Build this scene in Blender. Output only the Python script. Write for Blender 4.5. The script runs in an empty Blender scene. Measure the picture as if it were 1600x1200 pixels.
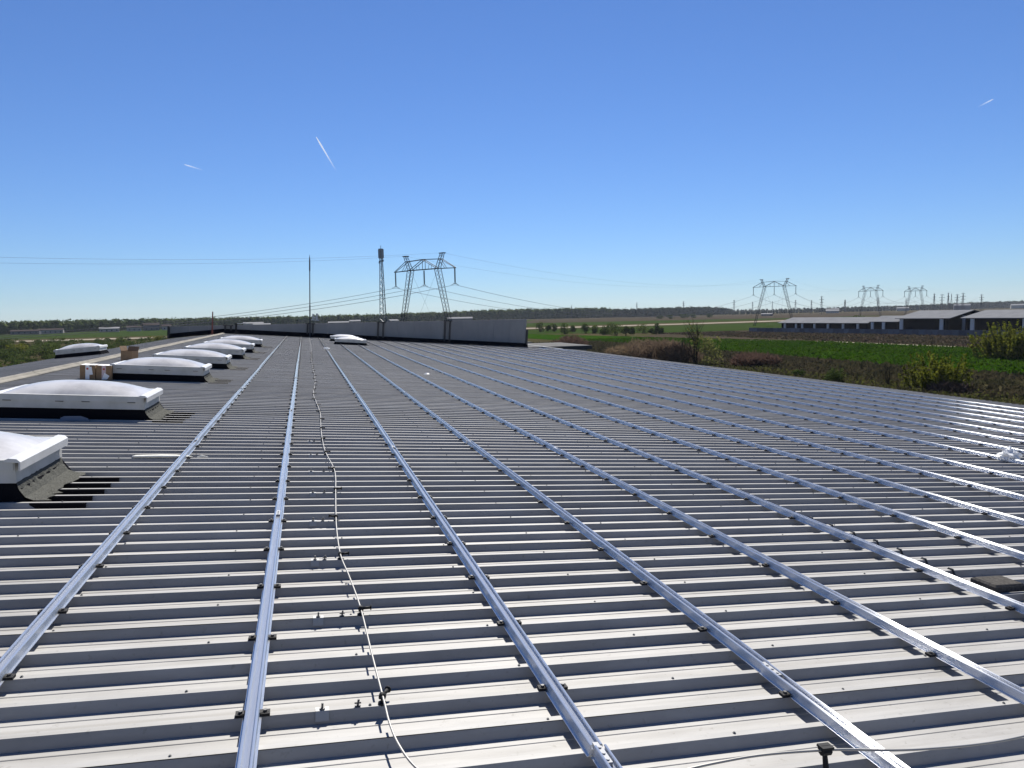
import bpy, math, random
import numpy as np
from mathutils import Vector, Matrix
R = math.radians
rng = random.Random(7)
sc = bpy.context.scene
C = sc.collection

# ------------------------------------------------------------------ camera, sky, sun, exposure
CAM = Vector((0, 0, 10.0))
cam = bpy.data.cameras.new('camera')
cam.sensor_width = 36.0
cam.lens = 1150 / 1600 * 36
cam.clip_start = 0.05
cam.clip_end = 40000
co = bpy.data.objects.new('camera', cam)
C.objects.link(co)
rt, up, bk = Vector((0.9624416, -0.2708464, -0.0186631)), Vector((0.0434465, 0.0857984, 0.9953648)), Vector((-0.2679897, -0.9587913, 0.0943433))
m = Matrix((rt, up, bk)).transposed().to_4x4()
m.translation = CAM
co.matrix_world = m
sc.camera = co

SUN_EL, SUN_AZ = R(47.0), R(19.3)
w = bpy.data.worlds.new('World')
sc.world = w
w.use_nodes = True
nt = w.node_tree
sky = nt.nodes.new('ShaderNodeTexSky')
sky.sky_type = 'NISHITA'
sky.sun_disc = False
sky.sun_elevation = SUN_EL
sky.sun_rotation = SUN_AZ
sky.altitude = 100
sky.air_density = 1.0
sky.dust_density = 0.0
sky.ozone_density = 3.0
wb = nt.nodes.new('ShaderNodeMix')                  # camera white balance of the whole clear sky
wb.data_type = 'RGBA'
wb.blend_type = 'MULTIPLY'
wb.inputs[0].default_value = 1.0
wb.inputs[7].default_value = (0.56, 0.745, 1.08, 1)
nt.links.new(sky.outputs[0], wb.inputs[6])
nt.links.new(wb.outputs[2], nt.nodes['Background'].inputs[0])
nt.nodes['Background'].inputs[1].default_value = 0.0505

sl = bpy.data.lights.new('sun', 'SUN')
sl.energy = 5.0
sl.angle = R(0.53)
sl.color = (1.0, 0.955, 0.88)
so = bpy.data.objects.new('sun', sl)
C.objects.link(so)
sd = Vector((math.cos(SUN_EL) * math.sin(SUN_AZ), math.cos(SUN_EL) * math.cos(SUN_AZ), math.sin(SUN_EL)))
so.rotation_euler = sd.to_track_quat('Z', 'Y').to_euler()
so.location = (0, 0, 80)
vs = sc.view_settings
vs.view_transform = 'Standard'
vs.look = 'None'
vs.exposure = 0.9
vs.gamma = 1.0
vs.use_curve_mapping = False
sc.cycles.max_bounces = 6
sc.cycles.volume_bounces = 0
sc.cycles.sample_clamp_direct = 2.5

# ------------------------------------------------------------------ materials
MATS = {}


def mat(name, col, rough=0.6, metal=0.0, spec=0.5, noise=None, bump=None, col2=None, aniso=0.0, uvtan=None,
        transl=0.0, coat=0.0, stretch=(1, 1, 1), contrast=(0.35, 0.65)):
    """noise = scale of colour variation between col and col2; bump = (scale, strength, distance)"""
    if name in MATS:
        return MATS[name]
    M = bpy.data.materials.new(name)
    M.use_nodes = True
    t = M.node_tree
    p = t.nodes['Principled BSDF']
    p.inputs['Base Color'].default_value = (*col, 1)
    p.inputs['Roughness'].default_value = rough
    p.inputs['Metallic'].default_value = metal
    p.inputs['Specular IOR Level'].default_value = spec if spec > 0.2 else 0.0
    p.inputs['Coat Weight'].default_value = coat
    tc = t.nodes.new('ShaderNodeTexCoord')
    mp = t.nodes.new('ShaderNodeMapping')
    mp.inputs['Scale'].default_value = stretch
    t.links.new(tc.outputs['Object'], mp.inputs['Vector'])
    if noise:
        n = t.nodes.new('ShaderNodeTexNoise')
        n.inputs['Scale'].default_value = noise
        n.inputs['Detail'].default_value = 6
        n.inputs['Roughness'].default_value = 0.62
        t.links.new(mp.outputs[0], n.inputs['Vector'])
        r = t.nodes.new('ShaderNodeValToRGB')
        r.color_ramp.elements[0].position = contrast[0]
        r.color_ramp.elements[1].position = contrast[1]
        r.color_ramp.elements[0].color = (*col, 1)
        r.color_ramp.elements[1].color = (*(col2 or [c * 0.7 for c in col]), 1)
        t.links.new(n.outputs['Fac'], r.inputs[0])
        t.links.new(r.outputs[0], p.inputs['Base Color'])
    if bump:
        n2 = t.nodes.new('ShaderNodeTexNoise')
        n2.inputs['Scale'].default_value = bump[0]
        n2.inputs['Detail'].default_value = 5
        t.links.new(mp.outputs[0], n2.inputs['Vector'])
        b = t.nodes.new('ShaderNodeBump')
        b.inputs['Strength'].default_value = bump[1]
        b.inputs['Distance'].default_value = bump[2]
        t.links.new(n2.outputs['Fac'], b.inputs['Height'])
        t.links.new(b.outputs[0], p.inputs['Normal'])
    if aniso:
        p.inputs['Anisotropic'].default_value = aniso
        tn = t.nodes.new('ShaderNodeTangent')
        tn.direction_type = 'UV_MAP'
        tn.uv_map = 'UVMap'
        t.links.new(tn.outputs[0], p.inputs['Tangent'])
    if transl:
        tr = t.nodes.new('ShaderNodeBsdfTranslucent')
        src = p.inputs['Base Color'].links[0].from_socket if p.inputs['Base Color'].links else None
        if src:
            t.links.new(src, tr.inputs[0])
        else:
            tr.inputs[0].default_value = (*col, 1)
        mx = t.nodes.new('ShaderNodeMixShader')
        mx.inputs[0].default_value = transl
        t.links.new(p.outputs[0], mx.inputs[1])
        t.links.new(tr.outputs[0], mx.inputs[2])
        t.links.new(mx.outputs[0], t.nodes['Material Output'].inputs[0])
    MATS[name] = M
    return M


def sheet_material():
    M = mat('coated_steel_sheet', (0.36, 0.355, 0.34), 0.58, spec=0.30)
    t = M.node_tree
    p = t.nodes['Principled BSDF']
    tc = t.nodes.new('ShaderNodeTexCoord')

    def noise(scale, stretch, detail=5, rough=0.6):
        mp = t.nodes.new('ShaderNodeMapping')
        mp.inputs['Scale'].default_value = stretch
        t.links.new(tc.outputs['Object'], mp.inputs['Vector'])
        oi = t.nodes.new('ShaderNodeObjectInfo')
        add = t.nodes.new('ShaderNodeVectorMath')
        add.operation = 'ADD'
        sc_ = t.nodes.new('ShaderNodeVectorMath')
        sc_.operation = 'SCALE'
        sc_.inputs[3].default_value = 37.0
        cx = t.nodes.new('ShaderNodeCombineXYZ')
        t.links.new(oi.outputs['Random'], cx.inputs[0])
        t.links.new(oi.outputs['Random'], cx.inputs[1])
        t.links.new(cx.outputs[0], sc_.inputs[0])
        t.links.new(mp.outputs[0], add.inputs[0])
        t.links.new(sc_.outputs[0], add.inputs[1])
        n = t.nodes.new('ShaderNodeTexNoise')
        n.inputs['Scale'].default_value = scale
        n.inputs['Detail'].default_value = detail
        n.inputs['Roughness'].default_value = rough
        t.links.new(add.outputs[0], n.inputs['Vector'])
        return n
    dirt = noise(3.0, (0.6, 3.0, 1.0), 8, 0.68)
    spots = noise(38.0, (1, 1, 1), 3, 0.5)
    r = t.nodes.new('ShaderNodeValToRGB')
    r.color_ramp.elements[0].position = 0.25
    r.color_ramp.elements[1].position = 0.62
    r.color_ramp.elements[0].color = (0.228, 0.222, 0.212, 1)
    r.color_ramp.elements[1].color = (0.318, 0.312, 0.300, 1)
    t.links.new(dirt.outputs['Fac'], r.inputs[0])
    r2 = t.nodes.new('ShaderNodeValToRGB')
    r2.color_ramp.elements[0].position = 0.24
    r2.color_ramp.elements[1].position = 0.36
    r2.color_ramp.elements[0].color = (0.78, 0.77, 0.75, 1)
    r2.color_ramp.elements[1].color = (1, 1, 1, 1)
    t.links.new(spots.outputs['Fac'], r2.inputs[0])
    mx = t.nodes.new('ShaderNodeMix')
    mx.data_type = 'RGBA'
    mx.blend_type = 'MULTIPLY'
    mx.inputs[0].default_value = 1
    t.links.new(r.outputs[0], mx.inputs[6])
    t.links.new(r2.outputs[0], mx.inputs[7])
    st = noise(2.0, (0.12, 11.0, 1.0), 5, 0.6)          # run-off streaks down the slope
    r3 = t.nodes.new('ShaderNodeValToRGB')
    r3.color_ramp.elements[0].position = 0.30
    r3.color_ramp.elements[1].position = 0.58
    r3.color_ramp.elements[0].color = (0.84, 0.83, 0.81, 1)
    r3.color_ramp.elements[1].color = (1, 1, 1, 1)
    t.links.new(st.outputs['Fac'], r3.inputs[0])
    m3 = t.nodes.new('ShaderNodeMix')
    m3.data_type = 'RGBA'
    m3.blend_type = 'MULTIPLY'
    m3.inputs[0].default_value = 1
    t.links.new(mx.outputs[2], m3.inputs[6])
    t.links.new(r3.outputs[0], m3.inputs[7])
    oi2 = t.nodes.new('ShaderNodeObjectInfo')
    mr = t.nodes.new('ShaderNodeMapRange')
    mr.inputs[3].default_value = 0.91
    mr.inputs[4].default_value = 1.05
    t.links.new(oi2.outputs['Random'], mr.inputs[0])
    hs = t.nodes.new('ShaderNodeHueSaturation')
    t.links.new(mr.outputs[0], hs.inputs['Value'])
    t.links.new(m3.outputs[2], hs.inputs['Color'])
    t.links.new(hs.outputs[0], p.inputs['Base Color'])
    wv = noise(2.2, (0.5, 2.0, 1.0), 2, 0.5)
    b = t.nodes.new('ShaderNodeBump')
    b.inputs['Strength'].default_value = 0.25
    b.inputs['Distance'].default_value = 0.006
    t.links.new(wv.outputs['Fac'], b.inputs['Height'])
    t.links.new(b.outputs[0], p.inputs['Normal'])
    return M


SHEET = sheet_material()


def aluminium():
    M = bpy.data.materials.new('extruded_aluminium')
    M.use_nodes = True
    t = M.node_tree
    t.nodes.remove(t.nodes['Principled BSDF'])
    g1 = t.nodes.new('ShaderNodeBsdfAnisotropic')      # fine drawing lines along the extrusion
    g1.inputs['Color'].default_value = (0.80, 0.81, 0.83, 1)
    g1.inputs['Roughness'].default_value = 0.26
    g1.inputs['Anisotropy'].default_value = -0.85
    tn = t.nodes.new('ShaderNodeTangent')
    tn.direction_type = 'UV_MAP'
    tn.uv_map = 'UVMap'
    t.links.new(tn.outputs[0], g1.inputs['Tangent'])
    tc = t.nodes.new('ShaderNodeTexCoord')
    mp = t.nodes.new('ShaderNodeMapping')
    mp.inputs['Scale'].default_value = (40, 1.2, 40)
    t.links.new(tc.outputs['Object'], mp.inputs['Vector'])
    n = t.nodes.new('ShaderNodeTexNoise')
    n.inputs['Scale'].default_value = 3.0
    n.inputs['Detail'].default_value = 6
    t.links.new(mp.outputs[0], n.inputs['Vector'])
    r = t.nodes.new('ShaderNodeValToRGB')
    r.color_ramp.elements[0].position = 0.3
    r.color_ramp.elements[1].position = 0.7
    r.color_ramp.elements[0].color = (0.62, 0.63, 0.65, 1)
    r.color_ramp.elements[1].color = (0.84, 0.85, 0.87, 1)
    t.links.new(n.outputs['Fac'], r.inputs[0])
    t.links.new(r.outputs[0], g1.inputs['Color'])
    df = t.nodes.new('ShaderNodeBsdfDiffuse')           # dull oxide skin
    df.inputs[0].default_value = (0.66, 0.68, 0.70, 1)
    mx = t.nodes.new('ShaderNodeMixShader')
    mx.inputs[0].default_value = 0.22
    t.links.new(g1.outputs[0], mx.inputs[1])
    t.links.new(df.outputs[0], mx.inputs[2])
    t.links.new(mx.outputs[0], t.nodes['Material Output'].inputs[0])
    return M


ALU = aluminium()
STEEL = mat('zinc_steel', (0.55, 0.56, 0.57), 0.42, metal=1.0)
WIRE = mat('aluminium_wire', (0.30, 0.29, 0.27), 0.5, metal=0.5)
RUBBER = mat('black_rubber', (0.010, 0.010, 0.011), 0.7, spec=0.25)
BLACKCABLE = mat('black_cable_sheath', (0.015, 0.015, 0.016), 0.45)
WHITE = mat('white_pvc', (0.46, 0.465, 0.47), 0.4, noise=6, col2=(0.38, 0.38, 0.37), contrast=(0.45, 0.8))
FRAME = mat('grey_white_frame', (0.42, 0.42, 0.41), 0.45, noise=5, col2=(0.34, 0.34, 0.32))
DOME = mat('opal_acrylic', (0.66, 0.65, 0.645), 0.22, coat=0.2, noise=2.5, col2=(0.43, 0.415, 0.405), transl=0.22, contrast=(0.4, 0.75))
BITU = mat('black_bitumen', (0.010, 0.010, 0.012), 0.85, spec=0.2, bump=(90, 0.5, 0.004))
GRAIN = mat('mineral_felt', (0.045, 0.046, 0.041), 0.9, spec=0, noise=130, col2=(0.125, 0.125, 0.115), bump=(120, 0.9, 0.006), contrast=(0.4, 0.62))
SLOT = mat('dark_vent_slot', (0.02, 0.02, 0.02), 0.7)
CARD = mat('brown_cardboard', (0.27, 0.17, 0.09), 0.85, noise=9, col2=(0.21, 0.13, 0.07))
TAPE = mat('white_label', (0.78, 0.77, 0.75), 0.6)
TAPE2 = mat('pinkish_tape', (0.55, 0.42, 0.41), 0.5)
RED = mat('red_print', (0.45, 0.06, 0.05), 0.6)
PLASTIC = mat('white_plastic_film', (0.80, 0.81, 0.82), 0.3, transl=0.35, bump=(9, 0.6, 0.05))
PANEL = mat('grey_wall_panel', (0.195, 0.198, 0.200), 0.5, noise=1.2, col2=(0.16, 0.163, 0.168), stretch=(1, 1, 0.4))
TRIM = mat('ridge_trim', (0.27, 0.255, 0.225), 0.6, spec=0.1, noise=2.5, col2=(0.20, 0.19, 0.17))
DARKSTEEL = mat('dark_galvanised_lattice', (0.045, 0.047, 0.05), 0.7, spec=0.3)
INSUL = mat('glass_insulator', (0.09, 0.11, 0.11), 0.3)
ANTENNA = mat('antenna_grey', (0.28, 0.31, 0.33), 0.5)
CONDUCT = mat('line_conductor', (0.11, 0.11, 0.115), 0.55, metal=0.3)
RUST = mat('rusty_red_paint', (0.16, 0.045, 0.03), 0.7)


# ------------------------------------------------------------------ mesh helpers
class MB:
    def __init__(self):
        self.v, self.f, self.mi, self.uv = [], [], [], None

    def quad(self, a, b, c, d, i=0):
        n = len(self.v)
        self.v += [tuple(a), tuple(b), tuple(c), tuple(d)]
        self.f.append((n, n + 1, n + 2, n + 3))
        self.mi.append(i)

    def box(self, x0, x1, y0, y1, z0, z1, i=0, tf=None):
        n = len(self.v)
        p = [(x0, y0, z0), (x1, y0, z0), (x1, y1, z0), (x0, y1, z0), (x0, y0, z1), (x1, y0, z1), (x1, y1, z1), (x0, y1, z1)]
        if tf:
            p = [tuple(tf @ Vector(q)) for q in p]
        self.v += p
        for q in ((0, 3, 2, 1), (4, 5, 6, 7), (0, 1, 5, 4), (1, 2, 6, 5), (2, 3, 7, 6), (3, 0, 4, 7)):
            self.f.append(tuple(n + k for k in q))
            self.mi.append(i)
        return self

    def beam(self, a, b, wd, i=0, wd2=None):
        a, b = Vector(a), Vector(b)
        d = (b - a).normalized()
        s = d.cross(Vector((0, 0, 1)) if abs(d.z) < 0.9 else Vector((1, 0, 0))).normalized()
        t = d.cross(s)
        wd2 = wd2 or wd
        n = len(self.v)
        for p, ww in ((a, wd), (b, wd2)):
            for sx, sy in ((-1, -1), (1, -1), (1, 1), (-1, 1)):
                self.v.append(tuple(p + s * sx * ww / 2 + t * sy * ww / 2))
        for q in ((0, 3, 2, 1), (4, 5, 6, 7), (0, 1, 5, 4), (1, 2, 6, 5), (2, 3, 7, 6), (3, 0, 4, 7)):
            self.f.append(tuple(n + k for k in q))
            self.mi.append(i)
        return self

    def tube(self, pts, rad, seg=8, i=0):
        pts = [Vector(p) for p in pts]
        rad = rad if isinstance(rad, (list, tuple)) else [rad] * len(pts)
        n0 = len(self.v)
        prev = None
        for k, p in enumerate(pts):
            d = (pts[min(k + 1, len(pts) - 1)] - pts[max(k - 1, 0)]).normalized()
            if prev is None:
                s = d.cross(Vector((0, 0, 1)) if abs(d.z) < 0.9 else Vector((1, 0, 0))).normalized()
            else:
                s = (prev - d * prev.dot(d)).normalized()
            prev = s
            t = d.cross(s)
            for j in range(seg):
                a = 2 * math.pi * j / seg
                self.v.append(tuple(p + (s * math.cos(a) + t * math.sin(a)) * rad[k]))
        for k in range(len(pts) - 1):
            for j in range(seg):
                a, b = n0 + k * seg + j, n0 + k * seg + (j + 1) % seg
                self.f.append((a, b, b + seg, a + seg))
                self.mi.append(i)
        self.f.append(tuple(n0 + j for j in range(seg))[::-1])
        self.mi.append(i)
        e = n0 + (len(pts) - 1) * seg
        self.f.append(tuple(e + j for j in range(seg)))
        self.mi.append(i)
        return self

    def extrude(self, prof, axis_pts, closed=False, i=0):
        """prof: list of (y, z); axis_pts: list of x. Sweeps the profile along x."""
        n0 = len(self.v)
        m_ = len(prof)
        for x in axis_pts:
            for (y, z) in prof:
                self.v.append((x, y, z))
        for k in range(len(axis_pts) - 1):
            for j in range(m_ if closed else m_ - 1):
                a, b = n0 + k * m_ + j, n0 + k * m_ + (j + 1) % m_
                self.f.append((a, b, b + m_, a + m_))
                self.mi.append(i)
        if closed:
            self.f.append(tuple(n0 + j for j in range(m_))[::-1])
            self.mi.append(i)
            e = n0 + (len(axis_pts) - 1) * m_
            self.f.append(tuple(e + j for j in range(m_)))
            self.mi.append(i)
        return self

    def mesh(self, name, mats, smooth=False):
        me = bpy.data.meshes.new(name)
        me.from_pydata(self.v, [], self.f)
        for q in (mats if isinstance(mats, (list, tuple)) else [mats]):
            me.materials.append(q)
        if any(self.mi):
            me.polygons.foreach_set('material_index', self.mi)
        if smooth:
            me.polygons.foreach_set('use_smooth', [True] * len(me.polygons))
        me.update()
        return me

    def build(self, name, mats, parent=None, smooth=False, loc=None):
        return link(name, self.mesh(name, mats, smooth), parent, loc)


def link(name, me, parent=None, loc=None, rot=None, kind=None):
    o = bpy.data.objects.new(name, me)
    C.objects.link(o)
    if parent:
        o.parent = parent
    if loc is not None:
        o.location = loc
    if rot is not None:
        o.rotation_euler = rot
    if kind:
        o['kind'] = kind
    return o


def tag(o, label, cat, group=None):
    o['label'] = label
    o['category'] = cat
    if group:
        o['group'] = group
    return o


def thing(name, label, cat, group=None, M=None, loc=None, rotz=0.0):
    o = bpy.data.objects.new(name, None)
    o.empty_display_size = 0.1
    C.objects.link(o)
    if M is not None:
        o.matrix_world = M
    elif loc is not None:
        o.location = loc
        o.rotation_euler = (0, 0, rotz)
    return tag(o, label, cat, group)


def place(o, M):
    o.matrix_world = M
    return o


def copy_tree(o):
    c = o.copy()
    C.objects.link(c)
    for ch in [x for x in o.children]:
        k = copy_tree(ch)
        k.parent = c
        k.matrix_parent_inverse = ch.matrix_parent_inverse.copy()
    return c


# ------------------------------------------------------------------ roof frames (building axes: x down the slope, y along the ridge, z normal)
H = 1.43                                    # eye above the rib crowns
XR, YD, ZN = Vector((0.9972229, 0.0001912, -0.0744742)), Vector((0, 0.9999967, 0.0025667)), Vector((0.0744744, -0.0025596, 0.9972196))
O = CAM - ZN * H
BM = Matrix((XR, YD, ZN)).transposed().to_4x4()
BM.translation = O
RIDGE, EAVE, LEFTW = -5.1, 20.0, 3.1
XL = Vector((XR.x, -XR.y, -XR.z))
ZL = XL.cross(YD).normalized()
LM = Matrix((XL, YD, ZL)).transposed().to_4x4()
LM.translation = BM @ Vector((RIDGE, 0, 0))


def B(x, y, z=0.0, rz=0.0):
    return BM @ Matrix.Translation((x, y, z)) @ Matrix.Rotation(rz, 4, 'Z')


PITCH, D0, HC = 0.2153, 2.44, 0.040       # rib pitch, first crown edge, rib height
YWALL = 52.5
CW, WEB = 0.028, 0.016


def crown(k):
    return D0 + k * PITCH


# ------------------------------------------------------------------ ground and fields
def field(name, pts, z, material, kind='structure'):
    mb = MB()
    n = len(pts)
    mb.v = [(x, y, z) for x, y in pts]
    mb.f = [tuple(range(n))]
    mb.mi = [0]
    o = mb.build(name, material)
    o['kind'] = kind
    return o


G_BASE = mat('meadow_ground', (0.036, 0.040, 0.017), 0.95, spec=0.05, noise=0.02, col2=(0.058, 0.046, 0.026))
G_ROUGH = mat('rough_grass_ground', (0.034, 0.036, 0.015), 0.95, spec=0.05, noise=0.16, col2=(0.055, 0.044, 0.026), bump=(1.6, 1.0, 0.5))
G_GREEN = mat('green_crop', (0.012, 0.038, 0.0022), 0.9, spec=0.05, noise=0.06, col2=(0.021, 0.046, 0.003), contrast=(0.3, 0.72), stretch=(2.2, 0.35, 1), bump=(1.2, 0.7, 0.3))
G_FARGREEN = mat('far_crop', (0.020, 0.039, 0.008), 0.9, spec=0.05, noise=0.012, col2=(0.028, 0.040, 0.012), stretch=(0.4, 2, 1))
G_PLOUGH = mat('ploughed_soil', (0.050, 0.038, 0.031), 0.95, spec=0.05, noise=0.08, col2=(0.038, 0.034, 0.021), stretch=(2, 0.4, 1), bump=(0.9, 0.8, 0.4))
G_ROAD = mat('pale_dirt_road', (0.26, 0.23, 0.185), 0.95, spec=0.1, noise=0.05, col2=(0.17, 0.15, 0.12))
G_VERGE = mat('brown_verge', (0.055, 0.040, 0.025), 0.95, spec=0.05, noise=0.03, col2=(0.04, 0.04, 0.018))

field('ground', [(-9000, -3000), (14000, -3000), (14000, 16000), (-9000, 16000)], 0.0, G_BASE)
field('rough_meadow', [(20, -60), (98, -60), (97, 102), (101, 145), (100, 208), (92, 250), (60, 330), (20, 330)], 0.05, G_ROUGH)
field('scrub_ground', [(-260, 60), (-6, 60), (-6, 440), (-260, 440)], 0.05, G_ROUGH)
field('crop_field', [(98, -80), (152, -80), (150.5, 131), (147, 191), (134, 210), (128, 270), (108, 350), (80, 350), (92, 250), (100, 208), (101, 145), (97, 102)], 0.09, G_GREEN)
field('fallow_strip', [(152, -80), (260, -80), (213, 170), (192, 291), (212, 316), (165, 312), (128, 270), (134, 210), (147, 191), (150.5, 131)], 0.06, G_PLOUGH)
field('farm_yard', [(260, -80), (420, -80), (330, 330), (212, 316), (192, 291), (213, 170)], 0.12, mat('yard_concrete', (0.09, 0.085, 0.08), 0.9, spec=0.1, noise=0.1))
field('middle_field', [(60, 352), (108, 352), (165, 314), (212, 318), (330, 332), (420, 480), (370, 524), (212, 481), (142, 469), (60, 466)], 0.07, G_FARGREEN)
field('far_field', [(-700, 500), (-84, 494), (142, 482), (212, 494), (370, 537), (460, 571), (700, 690), (560, 900), (200, 1300), (-146, 1050), (-270, 770), (-700, 640)], 0.08, G_FARGREEN)
field('brown_strip', [(220, 760), (560, 700), (1200, 1000), (900, 1350), (400, 1250)], 0.16, G_PLOUGH)
field('dark_far_field', [(700, 690), (1500, 900), (2600, 2300), (900, 1400)], 0.12, G_VERGE)
# road: a ribbon with a slight crown
road = MB()
rp = [(-420, 448), (-250, 452), (-158, 460), (-83, 474), (0, 476), (80, 474), (142, 475.5), (213, 487.5), (290, 507), (369, 530.5), (459, 565), (700, 670), (1100, 850)]
for k in range(len(rp) - 1):
    (x0, y0), (x1, y1) = rp[k], rp[k + 1]
    a = 16.0
    road.quad((x0, y0 - a, 0.25), (x1, y1 - a, 0.25), (x1, y1 + a, 0.3), (x0, y0 + a, 0.3))
ro = road.build('dirt_road', G_ROAD)
ro['kind'] = 'structure'
vg = MB()
for k in range(len(rp) - 1):
    (x0, y0), (x1, y1) = rp[k], rp[k + 1]
    vg.quad((x0, y0 - 34, 0.14), (x1, y1 - 34, 0.14), (x1, y1 + 60, 0.2), (x0, y0 + 60, 0.2))
vo = vg.build('road_verge', G_VERGE)
vo['kind'] = 'structure'
field('farm_track', [(152.5, 60), (155.5, 60), (151.5, 185), (136.5, 212), (134.5, 211), (148, 191), (151, 131)], 0.17, mat('dry_track', (0.20, 0.18, 0.10), 0.95, noise=0.2))

# ------------------------------------------------------------------ the hall: roof sheets, ridge, walls
hall = thing('industrial_hall', 'wide low hall roofed with light grey ribbed steel sheets', 'building', M=BM)


def rib_profile(n):
    pr = []
    for k in range(n):
        b = k * PITCH
        zl_ = 0.0016 if k == 0 else 0.0
        pr += [(b, zl_), (b + CW, zl_), (b + CW + WEB, -HC), (b + 0.078, -HC), (b + 0.081, -HC + 0.0024), (b + 0.085, -HC + 0.0024), (b + 0.088, -HC),
               (b + 0.149, -HC), (b + 0.152, -HC + 0.0024), (b + 0.156, -HC + 0.0024), (b + 0.159, -HC), (b + PITCH - WEB, -HC)]
    pr += [(n * PITCH - 0.0008, -0.0012)]
    return pr


NR = 5
sheet_right = MB().extrude(rib_profile(NR), [RIDGE + 0.02, EAVE * 0.3, EAVE * 0.65, EAVE]).mesh('roof_sheet', SHEET)
sheet_left = MB().extrude(rib_profile(NR), [-LEFTW, -0.02]).mesh('roof_sheet_left', SHEET)
k = -25
while crown(k) < YWALL - 0.2:
    link('roof_sheet', sheet_right, hall, (0, crown(k), 0))
    o = link('roof_sheet', sheet_left, hall)
    o.matrix_local = BM.inverted() @ LM @ Matrix.Translation((0, crown(k), 0))
    k += NR
Y_START = crown(-25)
rc = MB()
tl = BM.inverted() @ LM
for seg in range(20):
    y0 = Y_START + seg * (YWALL - Y_START) / 20
    y1 = Y_START + (seg + 1) * (YWALL - Y_START) / 20 - 0.004
    dz = 0.004 * (seg % 2)
    pts = [(RIDGE + 0.135, 0.003 + dz), (RIDGE + 0.125, 0.020 + dz), (RIDGE + 0.045, 0.026 + dz), (RIDGE + 0.02, 0.060 + dz), (RIDGE - 0.01, 0.062 + dz)]
    lft = [tl @ Vector((-0.04, 0, 0.026 + dz)), tl @ Vector((-0.10, 0, 0.020 + dz)), tl @ Vector((-0.11, 0, 0.003 + dz))]
    prof = pts + [(q.x, q.z) for q in lft]
    for a in range(len(prof) - 1):
        (xa, za), (xb, zb) = prof[a], prof[a + 1]
        rc.quad((xa, y0, za), (xa, y1, za), (xb, y1, zb), (xb, y0, zb))
rc.build('ridge_cap', TRIM, hall)
MB().box(EAVE - 0.03, EAVE + 0.14, Y_START, YWALL, -0.20, -0.060).build('gutter', mat('dark_gutter', (0.06, 0.06, 0.065), 0.5), hall)
MB().box(EAVE - 0.30, EAVE - 0.08, Y_START, YWALL + 14, -7.0, -0.06).build('side_wall', PANEL, hall)
q = MB()
a = tl @ Vector((-LEFTW, 0, 0))
q.box(a.x - 0.14, a.x + 0.03, Y_START, YWALL, a.z - 0.22, a.z - 0.050)
q.build('eave_trim', mat('dark_gutter', (0.06, 0.06, 0.065)), hall)
MB().box(a.x + 0.20, a.x + 0.40, Y_START, YWALL, -8.2, a.z - 0.06).build('side_wall', PANEL, hall)
MB().box(RIDGE, EAVE - 0.3, Y_START + 0.1, Y_START + 0.3, -8.2, -0.06).build('end_wall', PANEL, hall)

# screws in the crowns (tiny, countless)
sm = MB()
srng = random.Random(11)
for k in range(-1, 45):
    for x in np.arange(-4.6, 12, 1.28):
        xx = x + 0.37 + 0.04 * srng.random() + (0.64 if k % 2 else 0)
        y = crown(k) + CW * (0.35 + 0.3 * srng.random())
        sm.tube([(xx, y, -0.001), (xx, y, 0.0028)], 0.0062, 6)
        sm.tube([(xx, y, 0.002), (xx, y, 0.0062)], 0.0036, 6)
so_ = sm.build('roof_screws', mat('dull_screw', (0.16, 0.16, 0.155), 0.7, spec=0.25), hall)
so_['kind'] = 'stuff'

# ------------------------------------------------------------------ end wall (parapet) across the roof
par = thing('parapet_wall', 'long grey panel parapet wall with dark base flashing at the far end of the roof', 'wall', M=BM)
iB = BM.inverted()


def top_z(x, y=YWALL):                     # level top at 9.60 m
    return H + (-0.40 - XR.z * x - YD.z * y) / ZN.z


def roof_z(x):
    if x >= RIDGE:
        return 0.0
    return (tl @ Vector(((x - RIDGE), 0, 0))).z


XW0, XW1 = RIDGE - LEFTW - 0.2, 15.9
posts = [-4.85, 0.42, 5.20, 9.95]
edges = [XW0] + posts + [13.4, XW1]
for e0, e1 in zip(edges[:-1], edges[1:]):
    n = max(1, int(round((e1 - e0) / 1.2)))
    for j in range(n):
        x0 = e0 + (e1 - e0) * j / n + 0.004
        x1 = e0 + (e1 - e0) * (j + 1) / n - 0.004
        if x0 < RIDGE < x1:
            x1_, x0_ = x1, x0
        zb0, zb1 = roof_z(x0) + 0.05, roof_z(x1) + 0.05
        mb = MB()
        y0, y1 = YWALL, YWALL + 0.12
        P = [(x0, y0, zb0), (x1, y0, zb1), (x1, y0, top_z(x1)), (x0, y0, top_z(x0))]
        Q = [(x, y1, z) for x, y, z in P]
        mb.v = P + Q
        mb.f = [(0, 1, 2, 3), (7, 6, 5, 4), (0, 4, 5, 1), (1, 5, 6, 2), (2, 6, 7, 3), (3, 7, 4, 0)]
        mb.mi = [0] * 6
        mb.build('wall_panel', PANEL, par)
fl = MB()
xs = [XW0, RIDGE, 0, 6, 12, XW1 + 0.15]
for x0, x1 in zip(xs[:-1], xs[1:]):
    z0, z1 = roof_z(x0), roof_z(x1)
    fl.quad((x0, YWALL - 0.22, z0 + 0.012), (x1, YWALL - 0.22, z1 + 0.012), (x1, YWALL - 0.05, z1 + 0.30), (x0, YWALL - 0.05, z0 + 0.30))
    fl.quad((x0, YWALL - 0.05, z0 + 0.30), (x1, YWALL - 0.05, z1 + 0.30), (x1, YWALL - 0.004, z1 + 0.31), (x0, YWALL - 0.004, z0 + 0.31))
fl.build('base_flashing', BITU, par)
cp = MB()
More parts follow.
